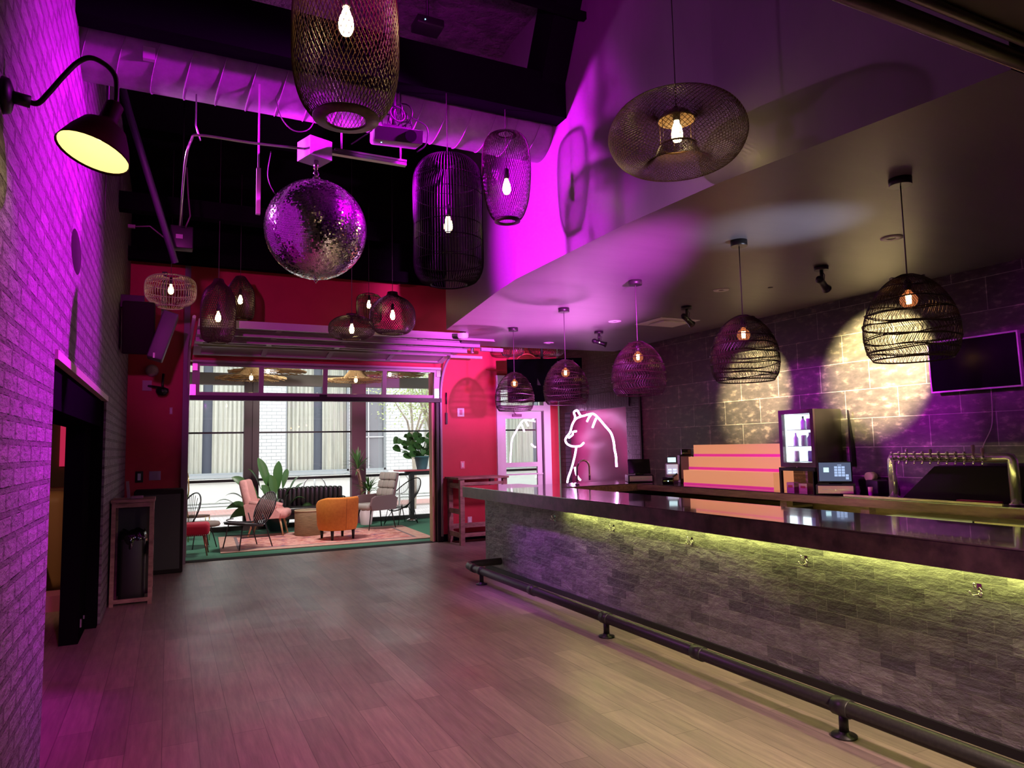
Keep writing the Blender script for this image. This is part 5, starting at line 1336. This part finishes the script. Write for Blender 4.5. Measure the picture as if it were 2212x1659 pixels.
# grey tufted chair, faces left
M_greyf = mat('grey_leather', (0.42, 0.37, 0.35), 0.42)
M_greyout = mat('plum_grey_shell', (0.20, 0.11, 0.13), 0.5)
gc = thing('tufted_chair', 'grey button-tufted high-back armchair on thin black legs', 'armchair', (3.78, 14.0, RT), math.radians(200))
obj('seat', G().rb((0.10, 0, 0.45), (0.56, 0.50, 0.12), 0.05), M_greyf, gc)
Mg = Matrix.Translation((-0.20, 0, 0.48)) @ Matrix.Rotation(math.radians(-13), 4, 'Y')
bkg = obj('backrest', G().rb((-0.02, 0, 0.30), (0.05, 0.54, 0.68), 0.02, Mg), M_greyout, gc)
cu = G()
for i in range(4):
    for j in range(3):
        cu.rb((0.03, -0.175 + 0.175 * j, 0.06 + 0.165 * i), (0.09, 0.174, 0.164), 0.04, Mg, 3)
obj('tufting', cu, M_greyf, bkg)
for s_ in (-1, 1):
    obj('arm', G().prism([(-0.26, 0.38), (0.30, 0.38), (0.34, 0.48), (0.30, 0.62), (0.22, 0.66), (-0.20, 0.67), (-0.30, 0.6)], -0.028, 0.028, Matrix.Translation((0, s_ * 0.29, 0)) @ Matrix.Rotation(PI / 2, 4, 'X')), M_greyout, gc)
for (a, b_) in ((0.34, 0.24), (0.34, -0.24), (-0.30, 0.24), (-0.30, -0.24)): obj('leg', G().tube([(a, b_, 0), (a * 0.75, b_ * 0.8, 0.39)], [0.009, 0.014], 8), M_black, gc)

# acapulco cord chair
ac = thing('cord_chair', 'black cord lounge chair with an egg-shaped strung shell, under the ledge', 'chair', (4.50, 14.62, 0), math.radians(205))
n = 48
rim = []
for k in range(n):
    a = 2 * PI * k / n
    u = math.cos(a)  # +1 = back top
    x = -0.10 - 0.36 * u; z = 0.62 + 0.33 * u; y = 0.36 * math.sin(a) * (1 - 0.18 * u)
    rim.append(Vector((x, y, z)))
fr_ = G().tube(rim, 0.012, 6, closed=True)
hub = [Vector((-0.05 + 0.07 * math.cos(a), 0.07 * math.sin(a), 0.34)) for a in [2 * PI * k / n for k in range(n)]]
fr_.tube([Vector((0.02 + 0.14 * math.cos(a), 0.14 * math.sin(a), 0.345)) for a in [2 * PI * k / 20 for k in range(20)]], 0.009, 5, closed=True)
obj('frame', fr_, M_black, ac)
cs = G()
for k in range(n):
    h_ = hub[k]; r_ = rim[k]
    h_ = Vector((0.02 - 0.14 * math.cos(2 * PI * k / n), 0.14 * math.sin(2 * PI * k / n), 0.345))
    cs.tube([h_, r_], 0.0035, 4, caps=False)
obj('cords', cs, M_black, ac)
for (a, b_) in ((0.30, 0.22), (0.30, -0.22), (-0.28, 0.2), (-0.28, -0.2)):
    obj('leg', G().tube([(a, b_, 0), (a * 0.35, b_ * 0.5, 0.36)], 0.008, 6).tube([(a, b_, 0), (a * 0.6, b_ * 0.9, 0.40)], 0.007, 6), M_black, ac)

# plants
M_gleaf = mat('glossy_leaf', (0.06, 0.17, 0.045), 0.35)
M_gleaf2 = mat('dracaena_leaf', (0.09, 0.22, 0.06), 0.45)
M_mleaf = mat('monstera_leaf', (0.07, 0.20, 0.05), 0.4)
pl = thing('potted_plant', 'tall broad-leaf plant in a dark teal pot behind the pink armchair', 'plant', (1.78, 15.0, 0))
obj('pot', G().lathe([(0.15, 0), (0.22, 0.14), (0.25, 0.30), (0.23, 0.38), (0.21, 0.38), (0.2, 0.34), (0, 0.34)], 26, (0.22, -0.1, 0), cap=False), mat('teal_pot', (0.02, 0.05, 0.06), 0.3), pl)
lv = G(); st = G()
for k, (dx, dz, dy, L, w_) in enumerate(((-0.62, 0.75, 0.0, 0.42, 0.075), (-0.10, 1.50, -0.1, 0.62, 0.08), (0.26, 1.42, 0.0, 0.6, 0.085), (0.10, 1.15, -0.2, 0.5, 0.08), (0.62, 1.10, -0.05, 0.42, 0.07), (-0.52, 1.12, -0.05, 0.42, 0.07), (-0.78, 0.62, -0.1, 0.4, 0.05), (-0.55, 0.32, -0.2, 0.42, 0.08), (0.5, 0.85, -0.15, 0.35, 0.06), (0.85, 0.42, -0.25, 0.3, 0.05), (-0.28, 0.22, -0.25, 0.35, 0.09), (0.42, 1.25, 0.1, 0.4, 0.06), (-0.25, 1.28, 0.1, 0.45, 0.07), (-0.40, 1.02, -0.15, 0.45, 0.075), (0.02, 1.3, 0.05, 0.5, 0.07), (-0.6, 0.5, -0.05, 0.45, 0.06), (0.72, 0.95, 0.05, 0.4, 0.065), (-0.05, 0.95, -0.25, 0.4, 0.08), (0.7, 0.62, -0.2, 0.36, 0.08))):
    b0 = Vector((0.2, -0.1, 0.36)); tip = Vector((dx * 1.15 - 0.05, dy, dz * 0.98)); w_ *= 1.15; d_ = (tip - b0)
    s0 = b0 + d_ * (1 - L / max(d_.length, L + 0.05))
    st.tube([b0, (b0 + s0) / 2 + Vector((0, 0, 0.05)), s0], 0.008, 5)
    lv.leaf(s0, tip, w_, 0.06 if dz > 0.9 else 0.10, 8, side=Vector((d_.z, 0.3, -d_.x)) if k % 2 else None)
obj('stem', st, M_gleaf, pl); obj('foliage', lv, M_gleaf, pl)

pl = thing('potted_plant', 'spiky dracaena with two leaf heads by the middle post of the patio glass', 'plant', (3.62, 14.95, 0))
obj('pot', G().lathe([(0.12, 0), (0.15, 0.30), (0.14, 0.30), (0.13, 0.27), (0, 0.27)], 22, (0.2, 0, 0), cap=False), mat('blush_pot', (0.75, 0.55, 0.6), 0.5), pl)
obj('stem', G().tube([(0.14, 0, 0.27), (0.10, 0, 0.8), (0.02, 0, 1.18)], 0.035, 8).tube([(0.24, 0, 0.27), (0.24, 0, 0.55), (0.26, 0, 0.70)], 0.03, 8), noisy('dracaena_bark', (0.45, 0.25, 0.2), (0.25, 0.12, 0.1), 20, 0.9, 0.5), pl)
lv = G(); r_ = random.Random(5)
for (cx, cz, R1, nn) in ((0.02, 1.2, 0.42, 60), (0.26, 0.72, 0.38, 54)):
    for k in range(nn):
        a = r_.uniform(0, 2 * PI); e = r_.uniform(-0.25, 1.45)
        L = R1 * r_.uniform(0.75, 1.1)
        d_ = Vector((math.cos(a) * math.cos(e), math.sin(a) * math.cos(e) * 0.8, math.sin(e)))
        b0 = Vector((cx, 0, cz + r_.uniform(-0.08, 0.06)))
        lv.leaf(b0, b0 + d_ * L, 0.016, 0.035, 5)
obj('foliage', lv, M_gleaf2, pl)

pl = thing('potted_plant', 'split-leaf plant in a teal pot on the high red ledge', 'plant', (5.14, 15.15, 1.12))
obj('pot', G().lathe([(0.11, 0), (0.165, 0.27), (0.175, 0.27), (0.175, 0.30), (0.155, 0.30), (0.15, 0.26), (0, 0.26)], 26, cap=False), mat('soft_teal_pot', (0.10, 0.25, 0.30), 0.5), pl)
lv = G(); st = G(); r_ = random.Random(8)
def heart(g_, c, d_, nrm, s_):
    d_ = d_.normalized(); sd = d_.cross(nrm).normalized(); up = sd.cross(d_)
    prof = [(0, 0.0), (-0.12, 0.32), (0.1, 0.52), (0.4, 0.5), (0.7, 0.32), (1.0, 0.0)]
    vs = [c + d_ * s_ * u - up * 0.05 * s_ for u, v in prof]
    l = [c + (d_ * u + sd * v) * s_ + up * 0.10 * s_ * v for u, v in prof]
    r2 = [c + (d_ * u - sd * v) * s_ + up * 0.10 * s_ * v for u, v in prof]
    m_ = len(prof)
    g_.add(vs + l + r2, [(i, i + 1, i + 1 + m_, i + m_) for i in range(m_ - 1)] + [(i + 2 * m_, i + 1 + 2 * m_, i + 1, i) for i in range(m_ - 1)], True)
for k in range(46):
    a = r_.uniform(0, 2 * PI)
    rr_ = r_.uniform(0.08, 0.42)
    p = Vector((rr_ * math.cos(a) + 0.06, rr_ * 0.6 * math.sin(a), 0.38 + r_.uniform(-0.08, 0.52) * (1 - rr_ * 0.5)))
    if k < 7: p = Vector((r_.uniform(-0.62, -0.38), r_.uniform(-0.1, 0.1), r_.uniform(0.3, 0.75)))
    st.tube([(0, 0, 0.26), (p.x * 0.4, p.y * 0.4, p.z * 0.7), p], 0.005, 4, caps=False)
    heart(lv, p, Vector((math.cos(a), -0.3, r_.uniform(-0.9, -0.1))), Vector((0.2, -1, 0.6)), r_.uniform(0.11, 0.19))
obj('stem', st, M_mleaf, pl); obj('foliage', lv, M_mleaf, pl)

# ================================================================== LEFT SIDE OF THE ROOM
ct = thing('trash_cart', 'worn open wooden cart holding a lined trash can beside the doorway', 'cart', (-0.33, 8.8, 0))
cx0, cx1, cy0, cy1, ch = -0.53, -0.13, 8.60, 9.10, 1.08
for (x, y) in ((cx0, cy0), (cx1 - 0.04, cy0), (cx0, cy1 - 0.04), (cx1 - 0.04, cy1 - 0.04)):
    obj('post', G().bx(x, y, 0, x + 0.04, y + 0.04, ch), M_pinkwood, ct, world=True)
obj('top_board', G().bx(cx0 - 0.01, cy0 - 0.01, ch, cx1 + 0.01, cy1, ch + 0.03), M_pinkwood, ct, world=True)
for q_ in ((cx0 + 0.04, cy0, 0.03, cx1 - 0.04, cy0 + 0.03, 0.07), (cx0 + 0.04, cy0, ch - 0.05, cx1 - 0.04, cy0 + 0.03, ch - 0.005), (cx1 - 0.03, cy0 + 0.04, 0.03, cx1, cy1 - 0.04, 0.10), (cx1 - 0.03, cy0 + 0.04, 0.5, cx1, cy1 - 0.04, 0.62), (cx1 - 0.03, cy0 + 0.04, ch - 0.1, cx1, cy1 - 0.04, ch)):
    obj('rail', G().bx(*q_), M_pinkwood, ct, world=True)
obj('side_panel', G().bx(cx0, cy0 + 0.04, 0.03, cx0 + 0.02, cy1 - 0.04, ch).bx(cx0 + 0.04, cy1 - 0.03, 0.03, cx1 - 0.04, cy1, ch), M_black, ct, world=True)
tc = thing('trash_can', 'black trash can with a shiny bag folded over its rim, inside the wooden cart', 'trash can', (-0.33, 8.84, 0))
obj('can', G().rb((-0.33, 8.85, 0.36), (0.25, 0.34, 0.68), 0.04), M_black, tc, world=True)
bgs = G(); nb_ = 40
vs = []
r_ = random.Random(3)
for i, (sc_, z) in enumerate(((0.98, 0.55), (1.10, 0.60), (1.14, 0.68), (1.08, 0.74), (0.96, 0.76), (0.80, 0.72), (0.7, 0.6))):
    for k in range(nb_):
        a = 2 * PI * k / nb_
        q_ = 1 / max(abs(math.cos(a)), abs(math.sin(a))) ** 0.6
        w_ = 1 + 0.04 * math.sin(7 * a + i) + r_.uniform(-0.03, 0.03)
        vs.append((-0.33 + 0.118 * math.cos(a) * q_ * sc_ * w_, 8.85 + 0.155 * math.sin(a) * q_ * sc_ * w_, z + 0.02 * math.sin(5 * a + i * 2)))
bgs.add(vs, [(i * nb_ + k, i * nb_ + (k + 1) % nb_, (i + 1) * nb_ + (k + 1) % nb_, (i + 1) * nb_ + k) for i in range(6) for k in range(nb_)], True)
obj('liner', bgs, M_blackgl, tc, world=True)
tag(obj('sign_holder', G().bx(-0.40, 8.9, 1.11, -0.37, 8.92, 1.30, rotM('Y', -0.1, (-0.38, 8.9, 1.11))), mat('dull_pink', (0.3, 0.2, 0.24), 0.5)), 'narrow upright card holder on top of the wooden cart', 'card holder')
tag(obj('tray', G().rb((-0.30, 8.80, 1.125), (0.12, 0.1, 0.03), 0.008), mat('dull_pink2', (0.4, 0.25, 0.3), 0.5)), 'small tray lying on top of the wooden cart', 'tray')
fb = thing('floor_board', 'large black panel-fronted box standing against the red wall left of the garage door', 'speaker', (0.0, 10.8, 0))
obj('cabinet', G().rb((-0.10, 10.80, 0.555), (0.60, 0.5, 1.11), 0.02), M_blackmat, fb, world=True)
obj('grille', G().bx(-0.36, 10.54, 0.06, 0.16, 10.552, 1.05), M_black, fb, world=True)
# hung speakers
sp = thing('hanging_speaker', 'big black loudspeaker hung high against the brick wall above the doorway end', 'speaker', (-0.38, 9.4, 3.1))
obj('cabinet', G().rb((-0.35, 9.45, 3.12), (0.34, 0.45, 0.62), 0.02, rotM('X', math.radians(12), (-0.35, 9.45, 3.1))), M_blackmat, sp, world=True)
obj('bracket', G().bx(-0.55, 9.4, 3.35, -0.3, 9.5, 3.5), M_black, sp, world=True)
sp = thing('hanging_speaker', 'slim tilted loudspeaker with purple-lit side below the squat cage pendant', 'speaker', (-0.1, 9.1, 3.0))
obj('cabinet', G().rb((-0.08, 9.15, 2.98), (0.17, 0.30, 0.58), 0.015, rotM('Y', math.radians(17), (-0.1, 9.1, 3.0))), mat('speaker_side', (0.10, 0.07, 0.12), 0.5), sp, world=True)
obj('port', G().bx(-0.185, 8.99, 2.70, -0.165, 8.998, 2.76), M_white, sp, world=True)
obj('bracket', G().bx(-0.12, 9.75, 3.2, -0.06, 9.81, 3.9).bx(-0.12, 9.3, 3.16, -0.06, 9.81, 3.22), M_black, sp, world=True)
cm = thing('security_camera', 'round pale security camera on the red wall under the slim loudspeaker', 'camera', (-0.2, 11.3, 2.8))
obj('housing', G().lathe([(0, -0.10), (0.05, -0.10), (0.085, -0.07), (0.085, -0.02), (0.06, 0)], 20, (-0.24, 11.38, 2.80), Matrix.Rotation(-PI / 2, 3, 'X') @ Matrix.Diagonal((1, 1, 1)).to_3x3(), cap=False).lathe([(0.07, 0), (0.085, -0.0), (0.085, 0.10), (0.045, 0.11), (0.0, 0.10)], 20, (-0.24, 11.42, 2.80), Matrix.Rotation(PI / 2, 3, 'X'), cap=False), mat('camera_shell', (0.45, 0.32, 0.38), 0.4), cm, world=True)
obj('lens', G().lathe([(0, 0.112), (0.03, 0.112), (0.03, 0.12), (0, 0.12)], 14, (-0.24, 11.42, 2.80), Matrix.Rotation(PI / 2, 3, 'X'), cap=False), M_blackgl, cm, world=True)
cm = thing('security_camera', 'black dome camera on a bent arm lower on the red wall', 'camera', (-0.1, 11.3, 2.55))
obj('arm', G().tube([(-0.28, 11.41, 2.58), (-0.2, 11.3, 2.56), (-0.10, 11.25, 2.55), (-0.09, 11.25, 2.75)], 0.018, 8), M_black, cm, world=True)
obj('dome', G().lathe([(0, -0.06), (0.05, -0.05), (0.085, 0.0), (0.085, 0.05), (0.03, 0.07)], 20, (-0.10, 11.25, 2.48), cap=False), M_blackgl, cm, world=True)
obj('base_plate', G().bx(-0.36, 11.40, 2.51, -0.24, 11.42, 2.66), mat('base_pale', (0.5, 0.38, 0.42), 0.5), cm, world=True)
def wallplate(nm, lab, cat, x, z, w_, h_, m_, dark=None, y=FAR):
    t = thing(nm, lab, cat, (x, y, z))
    obj('plate', G().rb((0, -0.006, 0), (w_, 0.012, h_), 0.004), m_, t)
    obj('insert', G().bx(-w_ * 0.2, -0.016, -h_ * 0.3, w_ * 0.2, -0.012, h_ * 0.3), dark or M_white, t)
M_plate = mat('plate_white', (0.7, 0.55, 0.6), 0.4)
wallplate('wall_outlet', 'black double outlet on the red wall above the big black box', 'outlet', -0.37, 1.27, 0.10, 0.16, M_black, M_steel)
wallplate('wall_plate', 'pale square cover on the red wall right of the black outlet', 'wall plate', -0.17, 1.28, 0.15, 0.13, mat('plate_violet', (0.45, 0.35, 0.6), 0.5), mat('plate_violet2', (0.42, 0.33, 0.57), 0.5))
wallplate('door_switch', 'small pale switch on the red wall beside the garage door post', 'switch', 0.02, 2.22, 0.04, 0.10, M_plate)
wallplate('fire_alarm', 'white fire alarm unit on the red wall right of the garage door', 'alarm', 4.60, 2.21, 0.13, 0.15, M_white, mat('alarm_red', (0.6, 0.2, 0.3), 0.4))
wallplate('wall_outlet', 'small control plate at counter height on the red wall right of the garage door', 'outlet', 4.62, 1.29, 0.08, 0.13, mat('plate_redpink', (0.8, 0.25, 0.35), 0.4))
wallplate('wall_outlet', 'white outlet low on the red wall behind the standing table', 'outlet', 4.74, 0.33, 0.08, 0.12, M_plate)
tag(obj('door_chain', G().cyl((4.32, 11.38, 2.35), (4.32, 11.38, 2.55), 0.012, 6).bx(4.305, 11.37, 2.0, 4.335, 11.40, 2.2).cyl((4.32, 11.38, 2.2), (4.32, 11.38, 2.35), 0.004, 5), M_black), 'black pull cord hanging beside the garage door track', 'pull cord')
# standing table by the red wall
st_ = thing('standing_table', 'weathered narrow bar-height table against the pink-red wall', 'table', (4.7, 11.0, 0))
obj('top', G().bx(4.26, 10.72, 1.07, 5.18, 11.36, 1.10), M_pinkwood, st_, world=True)
for (x, y) in ((4.30, 10.74), (4.30, 11.26), (5.08, 10.74), (5.08, 11.26)): obj('leg', G().bx(x, y, 0, x + 0.075, y + 0.075, 1.07), M_pinkwood, st_, world=True)
for q_ in ((4.375, 10.75, 0.97, 5.08, 10.78, 1.02), (4.31, 10.81, 0.92, 4.34, 11.26, 1.0), (4.31, 10.81, 0.50, 4.34, 11.26, 0.58), (4.31, 10.81, 0.12, 4.34, 11.26, 0.20), (4.375, 11.28, 0.22, 5.08, 11.31, 0.30), (4.375, 11.0, 0.10, 5.08, 11.28, 0.13)):
    obj('rail', G().bx(*q_), M_pinkwood, st_, world=True)
# side room contents
t = thing('booth_seat', 'tan rounded booth back glimpsed through the left doorway', 'booth', (-1.6, 9.8, 0))
obj('backrest', G().rb((-1.42, 9.9, 0.60), (0.8, 0.30, 1.16), 0.14, seg=5), mat('tan_leather', (0.55, 0.30, 0.13), 0.5), t, world=True)
obj('seat', G().rb((-1.50, 9.6, 0.28), (0.5, 0.3, 0.3), 0.05), M_black, t, world=True)
tag(obj('floor_step', G().bx(-1.45, 8.7, 0, -0.95, 9.05, 0.16), mat('pink_step', (0.7, 0.2, 0.4), 0.6)), 'low pink-lit step on the floor through the left doorway', 'step')
tag(obj('red_banner', G().bx(-1.34, 11.36, 1.45, -1.27, 11.40, 2.25), mat('red_strip_glow', (0.7, 0.02, 0.1), 0.5, emit=(1, 0.03, 0.15), es=0.4)), 'narrow red lit strip on the wall seen through the left doorway', 'light strip')
tag(obj('side_table', G().bx(-2.5, 10.7, 1.12, -1.0, 11.2, 1.18), mat('brown_ledge', (0.3, 0.12, 0.06), 0.5)), 'brown ledge above the booth through the left doorway', 'ledge')
spot('side_room_lamp', (-1.9, 7.2, 2.7), (-1.7, 10.0, 0.4), (1.0, 0.55, 0.35), 60, 80, 0.6, 0.1)
